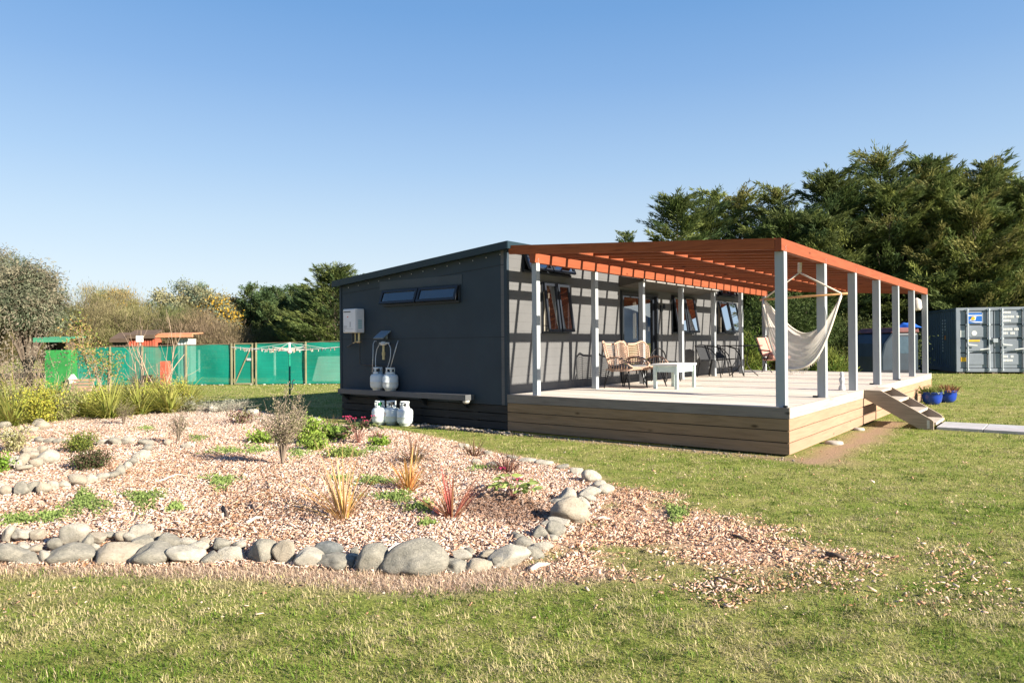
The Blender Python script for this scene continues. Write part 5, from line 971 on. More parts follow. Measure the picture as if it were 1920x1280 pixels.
bushy('lime green ferny clump in front of the bright shrub', 590, 845, 0.2, 0.2, [(0.19, 0.28, 0.05), (0.26, 0.33, 0.07)], 900, 0.04, asp=0.5, stems=24)
bushy('low lime green clump right of the bright shrub', 645, 858, 0.1, 0.24, [(0.20, 0.27, 0.06), (0.25, 0.31, 0.09)], 900, 0.035, asp=0.5, stems=24)
bushy('bright green leafy clump under the pink hellebore', 712, 836, 0.10, 0.16, [(0.15, 0.25, 0.03), (0.2, 0.3, 0.05)], 500, 0.04, asp=0.5, stems=16)
bushy('green leafy clump at the left foot of the pink hellebore', 630, 822, 0.14, 0.3, [(0.10, 0.17, 0.03), (0.16, 0.24, 0.05)], 900, 0.05, asp=0.55, stems=20)
bushy('yellow green leafy clump beside the grey rocks at the back left', 118, 785, 0.22, 0.22, [(0.22, 0.28, 0.04), (0.3, 0.33, 0.06)], 700, 0.06, asp=0.6, stems=18)
bushy('pale yellow variegated shrub beside the heaped stones', 30, 848, 0.36, 0.24, [(0.42, 0.38, 0.22), (0.30, 0.30, 0.12)], 800, 0.04, asp=0.5, stems=18)
bushy('bright green shrub cut by the left side below the heaped stones', -4, 888, 0.22, 0.16, [(0.14, 0.24, 0.03)], 600, 0.04, asp=0.5, stems=16)
TW = [(0.28, 0.24, 0.16), (0.36, 0.29, 0.22), (0.20, 0.20, 0.10)]
GT = 'young twiggy shrubs in the bed'
bushy('tallest twiggy grey shrub standing before the house shadow', 530, 872, 0.86, 0.30, TW, 4200, 0.022, name='twiggy_shrub', group=GT, stems=26, twig=True, stemc=(0.20, 0.16, 0.12), sp=0.9)
bushy('thin upright twiggy shrub left of the tallest one', 335, 832, 0.50, 0.16, TW, 1000, 0.018, name='twiggy_shrub', group=GT, stems=18, twig=True, stemc=(0.20, 0.16, 0.12))
bushy('sparse green brown twiggy shrub near the back rim, in front of the flaxes', 232, 796, 0.46, 0.2, [(0.16, 0.15, 0.07), (0.2, 0.2, 0.08)], 500, 0.022, name='twiggy_shrub', group=GT, stems=14, twig=True, stemc=(0.14, 0.11, 0.08))
bushy('purple brown low shrub at the right of the back rim', 450, 795, 0.24, 0.3, [(0.14, 0.07, 0.06), (0.2, 0.19, 0.09)], 260, 0.06, stems=10, name='shrub')
bushy('silvery low shrub at the back rim before the mown grass', 420, 772, 0.22, 0.7, [(0.34, 0.34, 0.27), (0.24, 0.25, 0.18)], 1400, 0.04, asp=0.3, stems=40, stemc=(0.3, 0.27, 0.22), twig=True)
bushy('silvery grey dome shrub at the right end of the flax row', 352, 772, 0.30, 0.4, [(0.30, 0.30, 0.20), (0.22, 0.24, 0.14)], 1300, 0.035, asp=0.3, stems=30)
bushy('grey purple leafy shrub between the flax clumps', 252, 770, 0.75, 0.28, [(0.16, 0.16, 0.11), (0.22, 0.18, 0.13)], 1500, 0.035, stems=22, twig=True)
bushy('olive leafy shrub between the two rightmost flax clumps', 300, 768, 0.72, 0.30, [(0.20, 0.21, 0.07), (0.26, 0.2, 0.12)], 1500, 0.04, stems=22, twig=True)
bushy('olive yellow shrub between the yellow green one and the tall sapling', 140, 780, 0.55, 0.36, [(0.22, 0.22, 0.12), (0.28, 0.25, 0.12)], 1500, 0.035, stems=22, twig=True)
YB = [(0.34, 0.35, 0.06), (0.24, 0.29, 0.05), (0.40, 0.36, 0.09)]; OB = [(0.22, 0.25, 0.08), (0.30, 0.27, 0.13), (0.17, 0.2, 0.06)]
for (px, py, H_, R2, lb, c_) in ((12, 792, 0.62, 0.4, 'leafy olive shrub filling the left edge between two flax clumps', OB), (112, 790, 0.6, 0.34, 'leafy olive shrub against the right side of the yellow green one', OB), (188, 780, 0.5, 0.3, 'yellow green leafy filler shrub left of the tall sapling', YB), (228, 776, 0.55, 0.3, 'olive filler shrub right of the tall sapling', OB), (288, 772, 0.6, 0.3, 'yellow green filler shrub in the middle of the flax row', YB), (330, 766, 0.55, 0.3, 'yellow green filler shrub near the right end of the flax row', YB)):
    bushy(lb, px, py, H_*1.12, R2*1.15, c_, 3600, 0.04, stems=40, group='filler shrubs in the flax row')
# saplings and bare trees over the flax row
def bare(label, px, py, Zd, H, name='bare_sapling', n=6, cols=None, nl=0, lean=0.3, w=0.016, wide=0.45):
    p = atd(px, 640, Zd); t_ = thing(name, label, 'tree', (p[0], p[1], float(height(p[0], p[1]))), 0, 'leafless saplings behind the bed'); s_ = MB(); ends = []
    def br(p0, d, L, r, lev):
        k = 5; P = [p0]; dd = np.array(d, float)
        for i in range(k): dd = unit(dd+np.array([random.gauss(0, .12), random.gauss(0, .12), 0.06])); P.append(P[-1]+dd*L/k)
        s_.tube(P, np.linspace(r, r*0.45, len(P)), 5, False); ends.append((P[-1], P[-2]))
        if lev: 
            for j in range(3): q_ = P[random.randint(1, k)]; br(q_, unit(dd+rng.normal(0, 0.6, 3)+[0, 0, .2]), L*random.uniform(.4, .7), r*0.5, lev-1)
    for i in range(n):
        a = random.uniform(0, 6.28); br(np.array([0, 0, 0.0]), unit(np.array([math.cos(a)*wide, math.sin(a)*wide, 1])), H*random.uniform(0.7, 1.0), w, 2)
    s_.build('trunk', mat('pale_bark', (0.33, 0.25, 0.18), 0.9, 0.2, 10), t_)
    if nl: E_ = np.array([e[0] for e in ends]); P = E_[rng.integers(0, len(E_), nl)]+rng.normal(0, 0.10, (nl, 3)); leaves('leaves', P, rng.normal(0, 1, (nl, 3)), 0.055, 0.03, cols, t_, 0.9)
    return t_
bare('bare forked sapling in front of the orange red shed', 262, 700, 15.5, 1.35, n=3, lean=0.5, w=0.016)
bare('bare sapling leaning before the salmon roofed shelter', 305, 700, 15.2, 1.4, n=3, w=0.018)
bare('bushy leafless grey shrub before the green shed', 105, 700, 14.2, 1.1, n=9, w=0.007, name='bare_shrub', wide=0.7)
bare('dense leafless grey shrub under the gum tree', 45, 700, 14.8, 1.15, n=16, w=0.008, name='bare_shrub', wide=0.7, nl=2200, cols=[(0.22, 0.19, 0.14)])
bare('leafy sapling with green and yellow leaves in front of the net', 197, 700, 14.6, 1.30, n=5, w=0.012, nl=1500, cols=[(0.16, 0.22, 0.04), (0.26, 0.24, 0.08), (0.30, 0.20, 0.08)], wide=0.28, name='leafy_sapling')
# hellebores
def hellebore(label, px, py, H, flowers, cols, nlv=14, spread=0.25):
    p = gp(px, py); t_ = thing('hellebore', label, 'flower', p, 0, 'hellebores in the bed'); s_ = MB(); LP = []; LD = []; fl_ = MB()
    for i in range(nlv):
        a = i*2.4; r = spread*random.uniform(0.3, 1); e_ = np.array([math.cos(a)*r, math.sin(a)*r, H*random.uniform(0.35, 0.75)]); s_.tube([(0, 0, 0), e_*[.4, .4, .7], e_], 0.003, 5)
        for k in range(6): b_ = a+(k-2.5)*0.55; LP.append(e_); LD.append((math.cos(b_), math.sin(b_), -0.1))
    for i in range(flowers):
        a = random.uniform(0, 6.28); r = spread*random.uniform(0.2, 1.1); e_ = np.array([math.cos(a)*r, math.sin(a)*r, H*random.uniform(0.75, 1.05)]); s_.tube([(0, 0, 0), e_*[.5, .5, .6], e_], 0.003, 5)
        for k in range(5):
            b_ = k*1.257; c_ = np.array([math.cos(b_), math.sin(b_), 0]); sd_ = np.array([-math.sin(b_), math.cos(b_), 0]); fl_.add([e_, e_+c_*0.022+sd_*0.018+[0, 0, 0.006], e_+c_*0.04+[0, 0, -0.012], e_+c_*0.022-sd_*0.018+[0, 0, 0.006]], [(0, 1, 2, 3)])
    s_.build('stems', mat('stem_red', (0.22, 0.10, 0.08), 0.7), t_)
    LP = np.array(LP); leaves('leaves', LP, np.array(LD), 0.10, 0.035, cols, t_, 0.12)
    if flowers: fl_.build('flowers', mat('hellebore_pink', (0.34, 0.035, 0.09), 0.6, 0.3, 30, trans=0.2), t_)
hellebore('hellebore with deep pink flowers at the back of the bed by the lawn', 672, 832, 0.40, 9, [(0.08, 0.11, 0.04), (0.13, 0.16, 0.06), (0.11, 0.07, 0.06)], 18, 0.26)
hellebore('pale green hellebore with spread leaves near the large boulders', 962, 936, 0.26, 2, [(0.17, 0.22, 0.06), (0.22, 0.28, 0.09)], 14, 0.22)

# ================================================================== STONES
def rock_mesh(seed, sub=3):
    import bmesh
    bm_ = bmesh.new(); bmesh.ops.create_icosphere(bm_, subdivisions=sub+1, radius=1.0); rr = np.random.default_rng(seed); m_ = 10; A = rr.normal(0, 1, (m_, 3)); A /= np.linalg.norm(A, axis=1)[:, None]; off = rr.uniform(0.50, 0.95, m_)
    kk = rr.normal(0, 1.5, (6, 3)); ph = rr.uniform(0, 6.28, 6); k2 = rr.normal(0, 6, (6, 3)); hard = rr.uniform(0.78, 1.0)
    for v in bm_.verts:
        d = np.array(v.co); dt = A@d; r = 1.0; q_ = np.where(dt > 0.05, off/np.maximum(dt, 0.05), 9); r = -math.log(np.exp(-20*q_).sum()+math.exp(-20))/20; r = r*hard+(1-hard)
        r *= 1+0.05*sum(math.sin(d@k+p) for k, p in zip(kk, ph))+0.010*sum(math.sin(d@k+p) for k, p in zip(k2, ph))
        v.co = Vector(d*r*1.2)
    me = bpy.data.meshes.new('stone'); bm_.to_mesh(me); bm_.free(); me.shade_smooth(); return me
RM = []
for cname, c, c2 in (('stone_grey', (0.19, 0.185, 0.155), (0.37, 0.345, 0.285)), ('stone_pale', (0.36, 0.335, 0.27), (0.52, 0.485, 0.41)), ('stone_tan', (0.33, 0.285, 0.215), (0.46, 0.405, 0.32)), ('stone_blue', (0.13, 0.145, 0.145), (0.25, 0.26, 0.25))):
    M = bpy.data.materials.new(cname); M.use_nodes = True; t = M.node_tree; b = t.nodes['Principled BSDF']; b.inputs['Roughness'].default_value = 0.9
    n1 = noise_tex(t, 1.7, 8, None, 0.75); n2 = noise_tex(t, 9, 8, None, 0.8); cc = ramp(t, n1, [(0.34, c), (0.62, c2)])
    cc = mixc(t, 1.0, cc, ramp(t, n2, [(0.3, (0.62, 0.60, 0.58)), (0.48, (0.95, 0.95, 0.95)), (0.6, (1.05, 1.05, 1.03)), (0.75, (1.4, 1.4, 1.36))]), 'MULTIPLY'); t.links.new(cc, b.inputs['Base Color'])
    bn = t.nodes.new('ShaderNodeBump'); bn.inputs['Strength'].default_value = 0.7; bn.inputs['Distance'].default_value = 0.05; t.links.new(n2, bn.inputs['Height']); t.links.new(bn.outputs[0], b.inputs['Normal'])
    RM.append((cname.split('_')[1], M))
WORDN = {'grey': 'grey', 'pale': 'pale cream', 'tan': 'tan', 'blue': 'dark blue grey'}
ORD = ['first', 'second', 'third', 'fourth', 'fifth', 'sixth', 'seventh', 'eighth', 'ninth', 'tenth', 'eleventh', 'twelfth', 'thirteenth', 'fourteenth', 'fifteenth', 'sixteenth', 'seventeenth', 'eighteenth', 'nineteenth', 'twentieth', 'twenty first', 'twenty second', 'twenty third', 'twenty fourth', 'twenty fifth', 'twenty sixth', 'twenty seventh', 'twenty eighth', 'twenty ninth', 'thirtieth']
_rs = [0]
def stones(lst, rowname, group, lift=0.0):
    lst = sorted(lst, key=lambda s: s[0])
    for i, s in enumerate(lst):
        cx, cy, w, h = s[:4]; ci = s[4] if len(s) > 4 else random.choice([0, 0, 1, 2, 1]); zl = s[5] if len(s) > 5 else lift
        p = atz(cx, cy+h/2, 0); zg = float(height(p[0], p[1]))
        for _ in range(4): p = atz(cx, cy+h/2-1, zg+zl); zg = float(height(p[0], p[1]))
        Zd = (p-CAM)@FW; wm = w/F*Zd; hm_ = h/F*Zd*1.0; dm = max(0.6*wm, min(wm*0.9, hm_*1.2))
        slope = (CAM[2]-zg-zl)/Zd; hz = max(0.55*wm*0.5, (hm_-dm*slope*0.55)); hz = min(hz, hm_)
        _rs[0] += 1; me = rock_mesh(_rs[0]*13+5, 3 if w > 26 else 2); me.materials.append(RM[ci][1]); o = bpy.data.objects.new('stone', me); col.objects.link(o)
        o.scale = (wm*0.53, dm*0.54, hz*0.655); o.rotation_euler = (0, random.uniform(-.14, .14), yaw*-1+random.uniform(-0.25, 0.25)); back = FW[:2]/np.linalg.norm(FW[:2])*dm*0.40
        o.location = (p[0]+back[0], p[1]+back[1], zg+zl+hz*0.47)
        big_ = 'large' if w > 55 else ('mid sized' if w > 33 else 'small'); shp = 'flattish' if w > 1.8*h else ('upright' if h > 0.95*w else 'rounded')
        tag(o, f'{shp} {WORDN[RM[ci][0]]} stone, {ORD[min(i, 29)]} from left in {rowname}', 'stone', group)
front = [(-38, 1040, 60, 40), (12, 1042, 50, 38, 0), (48, 1049, 50, 24, 0), (80, 1045, 20, 30, 1), (120, 1041, 76, 40, 0), (205, 1037, 92, 42, 2), (276, 1041, 66, 42, 0), (339, 1042, 62, 40, 1), (391, 1048, 38, 24, 0), (430, 1039, 48, 32, 1), (484, 1033, 56, 48, 0), (532, 1039, 40, 40, 2), (577, 1049, 52, 34, 1), (631, 1055, 74, 30, 0), (697, 1050, 54, 50, 0), (773, 1051, 102, 60, 0), (849, 1061, 48, 30, 0), (898, 1060, 48, 26, 2), (955, 1046, 70, 40, 1)]
stones(front, 'the lower front row', 'front row of edging stones')
upper = [(-30, 1004, 34, 24), (10, 999, 26, 26, 1), (37, 1002, 38, 20, 1), (66, 1001, 28, 18, 2), (36, 1027, 26, 18, 1), (62, 1028, 30, 14, 2), (101, 1022, 22, 18, 0), (130, 1003, 52, 42, 1), (160, 1018, 20, 30, 0), (178, 1008, 32, 20, 2), (171, 1026, 22, 12, 1), (203, 1005, 24, 16, 0), (224, 1004, 22, 18, 2), (240, 1006, 24, 16, 1), (258, 996, 36, 26, 1), (262, 1018, 36, 26, 0), (286, 1008, 26, 20, 2), (312, 1016, 42, 24, 0), (345, 1016, 36, 18, 1), (366, 1028, 34, 18, 1), (379, 1017, 24, 20, 2), (411, 1020, 36, 22, 0), (448, 1020, 26, 16, 1), (613, 1028, 46, 28, 3), (656, 1043, 24, 12, 1), (664, 1032, 18, 12, 0), (862, 1040, 32, 16, 1), (880, 1036, 20, 14, 0), (915, 1038, 34, 16, 2), (930, 1050, 22, 14, 0)]
stones(upper, 'the upper front layer', 'upper layer of front edging stones', 0.04)
bend = [(982, 1020, 38, 22, 0), (1002, 1038, 34, 20, 0), (1020, 1026, 38, 20, 1), (970, 1006, 26, 18, 0), (1014, 1000, 30, 26, 0), (1043, 996, 38, 26, 0), (1036, 1011, 24, 12, 1), (1028, 984, 26, 14, 1), (1052, 980, 40, 20, 1), (1071, 962, 62, 46, 2), (1067, 932, 42, 28, 1), (1093, 944, 28, 24, 1), (1046, 941, 34, 14, 1), (1110, 925, 34, 20, 1), (1138, 920, 32, 20, 1), (1100, 934, 30, 18, 1)]
stones(bend, 'the right hand bend', 'stones at the bend of the bed')
back = [(1109, 896, 36, 20, 1), (1128, 910, 26, 14, 1), (1082, 884, 26, 12, 1), (1055, 876, 26, 10, 0), (1022, 868, 34, 11, 1), (990, 863, 30, 10, 1), (960, 858, 24, 9, 0), (915, 850, 20, 8, 1), (925, 872, 26, 10, 0), (895, 866, 22, 9, 1), (868, 836, 20, 9, 1), (700, 806, 20, 9, 0), (545, 788, 24, 11, 0)]
stones([(a_[0], a_[1], a_[2]-2, a_[3])+tuple(a_[4:]) for a_ in back], 'the house side row', 'stones along the house side of the bed', 0.01)
arc = [(8, 921, 22, 16, 2), (37, 919, 30, 20, 0), (59, 915, 20, 22, 0), (79, 918, 22, 18, 2), (97, 912, 18, 16, 1), (117, 911, 20, 10, 1), (141, 904, 32, 18, 2), (168, 899, 20, 16, 1), (188, 896, 20, 10, 1), (208, 893, 20, 12, 0), (222, 884, 20, 16, 0), (235, 876, 18, 12, 1), (246, 866, 18, 12, 0), (262, 855, 26, 12, 1), (274, 842, 18, 10, 0), (268, 832, 24, 11, 0), (236, 830, 24, 10, 1), (212, 831, 20, 10, 0), (193, 831, 26, 9, 1), (310, 832, 14, 8, 2), (350, 838, 20, 8, 1), (108, 829, 24, 9, 0), (90, 828, 18, 9, 0), (72, 827, 16, 8, 0)]
stones([(a_[0], a_[1]-2, a_[2]+1, a_[3]+2)+tuple(a_[4:]) for a_ in arc], 'the inner curved stone line', 'inner curved line of stones', 0.012)
heap = [(50, 847, 28, 16, 2), (76, 842, 18, 14, 2), (83, 857, 36, 20, 1), (58, 853, 18, 14, 2), (43, 862, 18, 20, 2), (62, 867, 26, 16, 2), (27, 862, 16, 12, 1), (40, 877, 26, 10, 2), (34, 871, 12, 14, 1), (18, 868, 14, 14, 1)]
stones(heap, 'the small heap', 'small heap of stones on the left', 0.03)
rim = [(85, 776, 34, 20, 1), (68, 795, 20, 10, 0), (50, 808, 30, 12, 2), (72, 802, 24, 14, 2), (38, 785, 22, 10, 1), (4, 800, 24, 12, 0), (12, 818, 22, 12, 1), (350, 766, 30, 14, 0), (205, 768, 16, 9, 1), (395, 770, 20, 10, 1), (145, 770, 18, 9, 1), (470, 776, 22, 8, 1), (590, 790, 20, 8, 1)]
stones([(a_[0], a_[1]-2, a_[2], a_[3]+1)+tuple(a_[4:]) for a_ in rim], 'the back rim', 'stones along the back rim', 0.01)
# sticks and pale driftwood lying on the bark
def stick(label, pts, r, c, z=0.02):
    P = [gp(x, y)+np.array([0, 0, z+0.015*math.sin(i*2.1)]) for i, (x, y) in enumerate(pts)]; base = P[0].copy(); q = MB(); q.tube([p-base for p in P], [r*(1-0.5*i/len(P)) for i in range(len(P))], 6); o = q.build('stick', mat('stick_%s' % c, {'dark': (0.09, 0.065, 0.05), 'pale': (0.55, 0.45, 0.38), 'brown': (0.22, 0.14, 0.09)}[c], 0.9, 0.2, 30), smooth=True); o.location = base; tag(o, label, 'stick')
stick('dark crooked stick on the bark left of the golden flax', [(470, 945), (474, 958), (482, 968), (490, 975)], 0.010, 'dark')
stick('short dark stick among the bark above the front boulders', [(418, 955), (424, 968), (428, 978)], 0.014, 'dark')
stick('pale split branch above the mid front boulders', [(462, 985), (480, 978), (498, 972)], 0.016, 'pale')
stick('long pale branch lying against the biggest boulder', [(725, 1040), (745, 1030), (770, 1022), (795, 1015)], 0.018, 'pale')
stick('grey stick poking over the front stones on the left', [(310, 998), (335, 1002), (360, 1010)], 0.010, 'brown')
stick('pale chunk of driftwood on the chips below the bend', [(995, 1075), (1010, 1068), (1028, 1060)], 0.020, 'pale')
stick('pale flat stick on the loose chips right of the bend', [(1115, 978), (1130, 977), (1148, 976)], 0.012, 'pale')
stick('dark bent stick on the loose chips in the lawn', [(1372, 1008), (1388, 1015), (1405, 1018), (1420, 1016)], 0.012, 'dark')
stick('dark chunk of bark in the loose chips toward the right', [(1550, 1045), (1570, 1050), (1590, 1052)], 0.018, 'dark')
stick('thin brown stick between the stones and the loose chips', [(1340, 1090), (1370, 1096), (1395, 1100)], 0.010, 'brown')
stick('small curved twig near the middle of the bark', [(500, 905), (502, 915), (506, 925)], 0.006, 'dark')
stick('pale branch lying on the bark behind the shrubs at the left', [(300, 905), (330, 895), (355, 893)], 0.008, 'pale')

# ================================================================== LOOSE COVER: chips, grass, dry clippings
def fr_sample(N, z0, z1, pw=0.0, half=0.86):
    """random ground points thinning with distance from the viewing place"""
    u = rng.random(N); Zs = z0*(z1/z0)**u if pw == 0 else (z0**pw+(z1**pw-z0**pw)*u)**(1/pw); lat = rng.uniform(-half, half, N)*Zs*1.05
    f2 = FW[:2]/np.linalg.norm(FW[:2]); r2 = np.array([f2[1], -f2[0]]); P = CAM[:2]+f2*Zs[:, None]+r2*lat[:, None]; return P[:, 0], P[:, 1], Zs
m_chip = mat('chip', (0.1, 0.1, 0.1), 0.85, vcol=True)
x, y, zs = fr_sample(560000, 3.6, 17, 0.55)
sb = sdist(BED, x, y); ss = sdist(SPILL, x, y); nn = noise2(x, y, 3.1, 2)
prob = np.where(sb > 0.02, 1.0, np.clip(0.30+ss*3+1.0*nn+0.8*noise2(x, y, 9, 6), 0, 0.85)*np.clip(1.12-(x-4.4)*0.42, 0.05, 1)*np.clip(0.62+1.1*noise2(x, y, 6, 10), 0.25, 1)*(ss > -0.4)); prob = np.where((sb < 0) & (ss < -0.4), 0, prob)
fq = atz(1745, 1072); far = np.clip(1-np.hypot((x-fq[0])/0.9, (y-fq[1])/1.0), 0, 1)*0.10; prob = np.maximum(prob, far*(noise2(x, y, 2.3, 7) > -0.1)); prob = np.maximum(prob, 0.004*(zs < 9))
k = rng.random(len(x)) < prob; k_i = np.nonzero(k)[0]; x, y, zs = x[k], y[k], zs[k]; n = len(x)
L = np.clip(np.exp(rng.normal(-4.32, 0.52, n)), 0.006, 0.070)*(1+0.03*zs); Wd_ = np.minimum(L*rng.uniform(0.25, 0.65, n), 0.016*(1+0.03*zs)); Tk = rng.uniform(0.002, 0.005, n)
a = rng.uniform(0, 6.28, n); tl_ = rng.normal(0, 0.35, n); t2_ = rng.normal(0, 0.35, n)
d = np.stack([np.cos(a)*np.cos(tl_), np.sin(a)*np.cos(tl_), np.sin(tl_)], -1); sd_ = unit(np.stack([-np.sin(a), np.cos(a), np.tan(t2_)], -1)); nm = np.cross(d, sd_)
c0 = np.stack([x, y, height(x, y)+rng.uniform(0.0, 0.022, n)+np.abs(np.sin(tl_))*L*0.4], -1)
V = np.stack([c0+d*(i*L/2)[:, None]+sd_*(j*Wd_/2)[:, None]*(0.7 if i > 0 else 1)+nm*(kk*Tk/2)[:, None] for i, j, kk in ((-1, -1, 1), (1, -1, 1), (1, 1, 1), (-1, 1, 1), (-1, -1, -1), (1, -1, -1), (1, 1, -1), (-1, 1, -1))], 1).reshape(-1, 3)
bx = np.array([(0, 1, 2, 3), (0, 4, 5, 1), (1, 5, 6, 2), (2, 6, 7, 3), (3, 7, 4, 0)]); Fc = (np.arange(n)*8)[:, None, None]+bx[None]
CP = np.array([(0.66, 0.49, 0.38), (0.72, 0.58, 0.47), (0.58, 0.37, 0.24), (0.50, 0.31, 0.20), (0.36, 0.24, 0.17), (0.60, 0.54, 0.47), (0.80, 0.68, 0.57), (0.24, 0.18, 0.14), (0.64, 0.44, 0.32), (0.68, 0.55, 0.45)])
pt_ = (noise2(x, y, 1.0, 8)*0.9+noise2(x, y, 4.5, 1)*0.8)[:, None]; cc = CP[rng.integers(0, len(CP), n)]*rng.uniform(0.68, 1.1, (n, 1))*np.array([0.99, 0.95, 0.95])*(1+0.2*pt_)*np.array([1, 1, 1])+np.clip(-pt_, 0, 1)*np.array([-0.02, -0.05, -0.07])
dark_spot = np.clip(1-np.hypot((x-gp(950, 955)[0])/0.55, (y-gp(950, 955)[1])/0.5), 0, 1)[:, None]; cc = cc*(1-0.75*np.minimum(1, dark_spot*2))+np.array([0.10, 0.05, 0.03])*0.75*np.minimum(1, dark_spot*2)  # chips turned dark brown in one round patch
# paler weathered gravelly chips toward the back rim
rimw = np.clip((zs-10.5)/2.5, 0, 1)[:, None]*0.55; cc = cc*np.where(sb[k_i] < 0, 1, 0)[:, None]*np.array([0.96, 0.86, 0.77])+cc*np.where(sb[k_i] < 0, 0, 1)[:, None]
cc = cc*(1-rimw)+np.array([0.42, 0.38, 0.33])*rng.uniform(0.6, 1.2, (n, 1))*rimw
o = fastmesh('wood_chips', V, Fc.reshape(-1, 4), np.repeat(cc, 8, 0), m_chip); tag(o, 'loose pinkish bark chips covering the garden bed and spilling into the lawn', 'wood chips', kind='stuff')
# lawn blades
GRM = mat('grass_blade', (0.1, 0.1, 0.1), 0.7, vcol=True, trans=0.25, spec=0.2)
def lawn_ok(x, y):
    ok = (sdist(BED, x, y) < -0.02) & ~((x > -4.2) & (x < WD+0.03) & (y > -0.02) & (y < LD+0.1)) & ~((x > 5.3) & (y > 3.95) & (y < 4.92))
    brd = np.clip(1.1-np.abs(x-4.68-0.15*noise2(x, y, 2.0, 1)-0.1*noise2(x, y, 7.0, 1))*3.0, 0, 1)*((y > -0.4) & (y < 4.9)); brd = np.maximum(brd, np.clip(1-np.hypot((x-4.7)/0.7, (y+0.1)/0.5), 0, 1)); brd = np.maximum(brd, np.clip(1-np.abs(y+0.15)/0.2, 0, 1)*((x > -4.2) & (x < 4.7))*0.9)
    return ok & (rng.random(len(x)) > brd*1.3)
def grassmesh(name, x, y, zs, Lh, Wb, cols, flat=0.5, zoff=0.0, label='', cat='grass'):
    n = len(x); a = rng.uniform(0, 6.28, n); el = np.clip(rng.normal(math.pi/2-flat, 0.5, n), 0.05, 1.5); P0 = np.stack([x, y, height(x, y)-0.004+zoff], -1)
    V, Fc, Cc = blades(P0, a, Lh, Wb, rng.uniform(0.0, 2.2, n), cols, cols*rng.uniform(0.9, 1.12, (n, 1)), 2, el); print(name, n)
    o = fastmesh(name, V, Fc, Cc, GRM); tag(o, label, cat, kind='stuff'); return o
KB = 11; x, y, zs = fr_sample(95000, 2.5, 34, 0.10, 0.84); tuf = np.repeat(np.arange(len(x)), KB)   # tufts of blades
wd_ = rng.random(len(x)) < 0.02; tcol = np.where(wd_, -3.2, rng.normal(0, 1, len(x))); tlen = np.where(wd_, 1.5, rng.uniform(0.6, 1.45, len(x))); spr = (0.010+0.0035*zs)
x = x[tuf]+rng.normal(0, 1, len(tuf))*spr[tuf]; y = y[tuf]+rng.normal(0, 1, len(tuf))*spr[tuf]; zs = zs[tuf]; tcol = tcol[tuf]; tlen = tlen[tuf]
k = lawn_ok(x, y); x, y, zs, tcol, tlen = x[k], y[k], zs[k], tcol[k], tlen[k]
ss = sdist(SPILL, x, y); sdry = sdist(DRY, x, y); nn = noise2(x, y, 3.1, 2); pr = np.where(ss > -0.3, np.clip(0.75-ss*3-1.0*nn-0.8*noise2(x, y, 9, 6)+0.5*np.clip(x-4.9, 0, 2), 0.10, 1), 1.0)*np.where(sdry > 0, np.clip(1-sdry*9, 0.02, 1), 1)
k = rng.random(len(x)) < pr; x, y, zs, tcol, tlen = x[k], y[k], zs[k], tcol[k], tlen[k]; n = len(x)
g = 0.5*tcol+noise2(x, y, 1.3, 3)*1.2+noise2(x, y, 4.0, 9)*1.9+noise2(x, y, 11, 12)*1.7+noise2(x, y, 27, 2)*1.4+rng.normal(0, 0.25, n)-0.02
lush = np.clip(1-np.abs(y+0.75)/0.55, 0, 1)*((x > -0.8) & (x < 4.8))+np.clip(1-np.hypot((x-6.0)/1.1, (y-0.9)/2.2), 0, 1); g = g-0.8*lush
GA = np.array([0.105, 0.17, 0.020]); GB_ = np.array([0.235, 0.255, 0.065]); GC = np.array([0.42, 0.36, 0.19]); tt = np.clip((g+0.85)/1.5, 0, 1)[:, None]
cols = np.where(tt < 0.5, GA+(GB_-GA)*tt*2, GB_+(GC-GB_)*(tt*2-1))*rng.uniform(0.84, 1.14, (n, 1))*(1+0.55*np.clip(noise2(x, y, 8, 14)+0.8*noise2(x, y, 21, 17), -0.8, 0.45))[:, None]  # noise brightness, its dark bits standing in for shadows in the turf
str_ = rng.random(n) < 0.06+0.16*(tcol > 0.6); cols[str_] = np.array([0.45, 0.38, 0.22])*rng.uniform(0.55, 1.15, (str_.sum(), 1))
Lh = rng.uniform(0.012, 0.034, n)*tlen*(1+0.5*noise2(x, y, 6, 4))*(1+0.02*zs); Wb = (0.0017+0.0005*zs)*rng.uniform(0.7, 1.3, n)*np.where(tcol < -3, 1.7, 1)
grassmesh('grass', x, y, zs, Lh, Wb, cols, 1.02, 0, 'mown lawn grass, mixed green and straw coloured')
# dry clippings strip
x, y, zs = fr_sample(700000, 3.2, 8, 0.5); sd2 = sdist(DRY, x, y); k = (rng.random(len(x)) < np.clip(sd2*8+0.55, 0, 1)) & (sd2 > -0.1); x, y, zs = x[k], y[k], zs[k]; n = len(x)
cols = np.array([(0.56, 0.42, 0.31), (0.66, 0.52, 0.40), (0.42, 0.29, 0.20), (0.52, 0.41, 0.27)])[rng.integers(0, 4, n)]*rng.uniform(0.75, 1.2, (n, 1))
grassmesh('dry_grass', x, y, zs, rng.uniform(0.02, 0.055, n), np.full(n, 0.0032), cols, 1.15, 0.005, 'strip of dead straw coloured grass in front of the edging stones', 'dry grass')
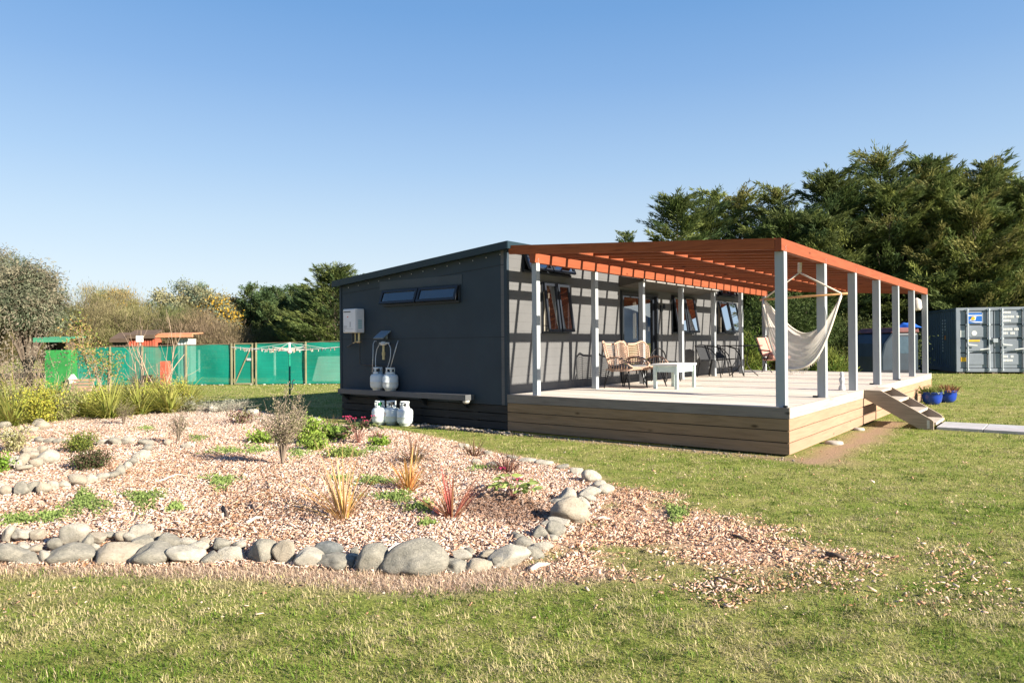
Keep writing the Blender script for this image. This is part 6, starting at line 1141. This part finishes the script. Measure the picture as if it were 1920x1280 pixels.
# low ground cover patches in the bed
PT = [(160, 945, 45, 22), (270, 938, 45, 18), (415, 905, 40, 14), (372, 823, 24, 8), (275, 805, 28, 6), (740, 935, 50, 12), (790, 955, 36, 12), (40, 978, 60, 10), (100, 970, 40, 9), (430, 848, 60, 8), (900, 880, 30, 5), (650, 850, 45, 9), (1270, 965, 26, 18), (640, 900, 26, 7), (485, 845, 40, 10), (560, 852, 30, 10), (800, 985, 20, 6), (700, 845, 30, 8), (330, 955, 20, 10), (700, 905, 50, 10)]
PX = []; PC = []
for (cx, cy, rx, ry) in PT:
    n = int(rx*ry*2.6); a = rng.uniform(0, 6.28, n); r = rng.random(n)**0.8*rng.uniform(0.7, 1.25, n)*(0.75+0.35*np.sin(a*3+cx)+0.15*np.sin(a*7+cy))
    A0 = gp(cx, cy); ax_ = gp(cx+rx, cy)-A0; ay_ = gp(cx, cy-ry)-A0; P = A0+ax_*(np.cos(a)*r)[:, None]+ay_*(np.sin(a)*r)[:, None]; P[:, 2] = height(P[:, 0], P[:, 1])+rng.uniform(0.006, 0.034, n); PX.append(P); PC.append(np.tile(np.array([0.20, 0.27, 0.08])*random.uniform(0.8, 1.25), (n, 1)))
PX = np.vstack(PX); PC = np.vstack(PC); o = leaves('ground_cover', PX, np.tile([0, 0, 0.35], (len(PX), 1)), 0.027, 0.014, None, None, 1.0, 0.35, PC); tag(o, 'low green creeping weeds in patches on the bark', 'ground cover', kind='stuff')
# rubble along the foot of cabin and deck
q = MB()
for i in range(420):
    x = random.uniform(-3.6, 4.5) if random.random() < 0.75 else random.uniform(-2.0, 0.5); y = -0.20+random.gauss(0, 0.07)-0.03; r = random.uniform(0.008, 0.03)*(1.4 if -2 < x < 0.6 else 0.6); q.lathe([(r*0.3, -0.01), (r, r*0.2), (r*0.85, r*0.6), (r*0.2, r*0.9)], (x, y, 0), 6, tv(0.25))
o = q.build('gravel', mat('rubble', (0.20, 0.17, 0.14), 0.95, 0.25, 14, vcol='mul'), smooth=True); tag(o, 'strip of earth and small rubble along the foot of the cabin and deck', 'gravel', kind='stuff')
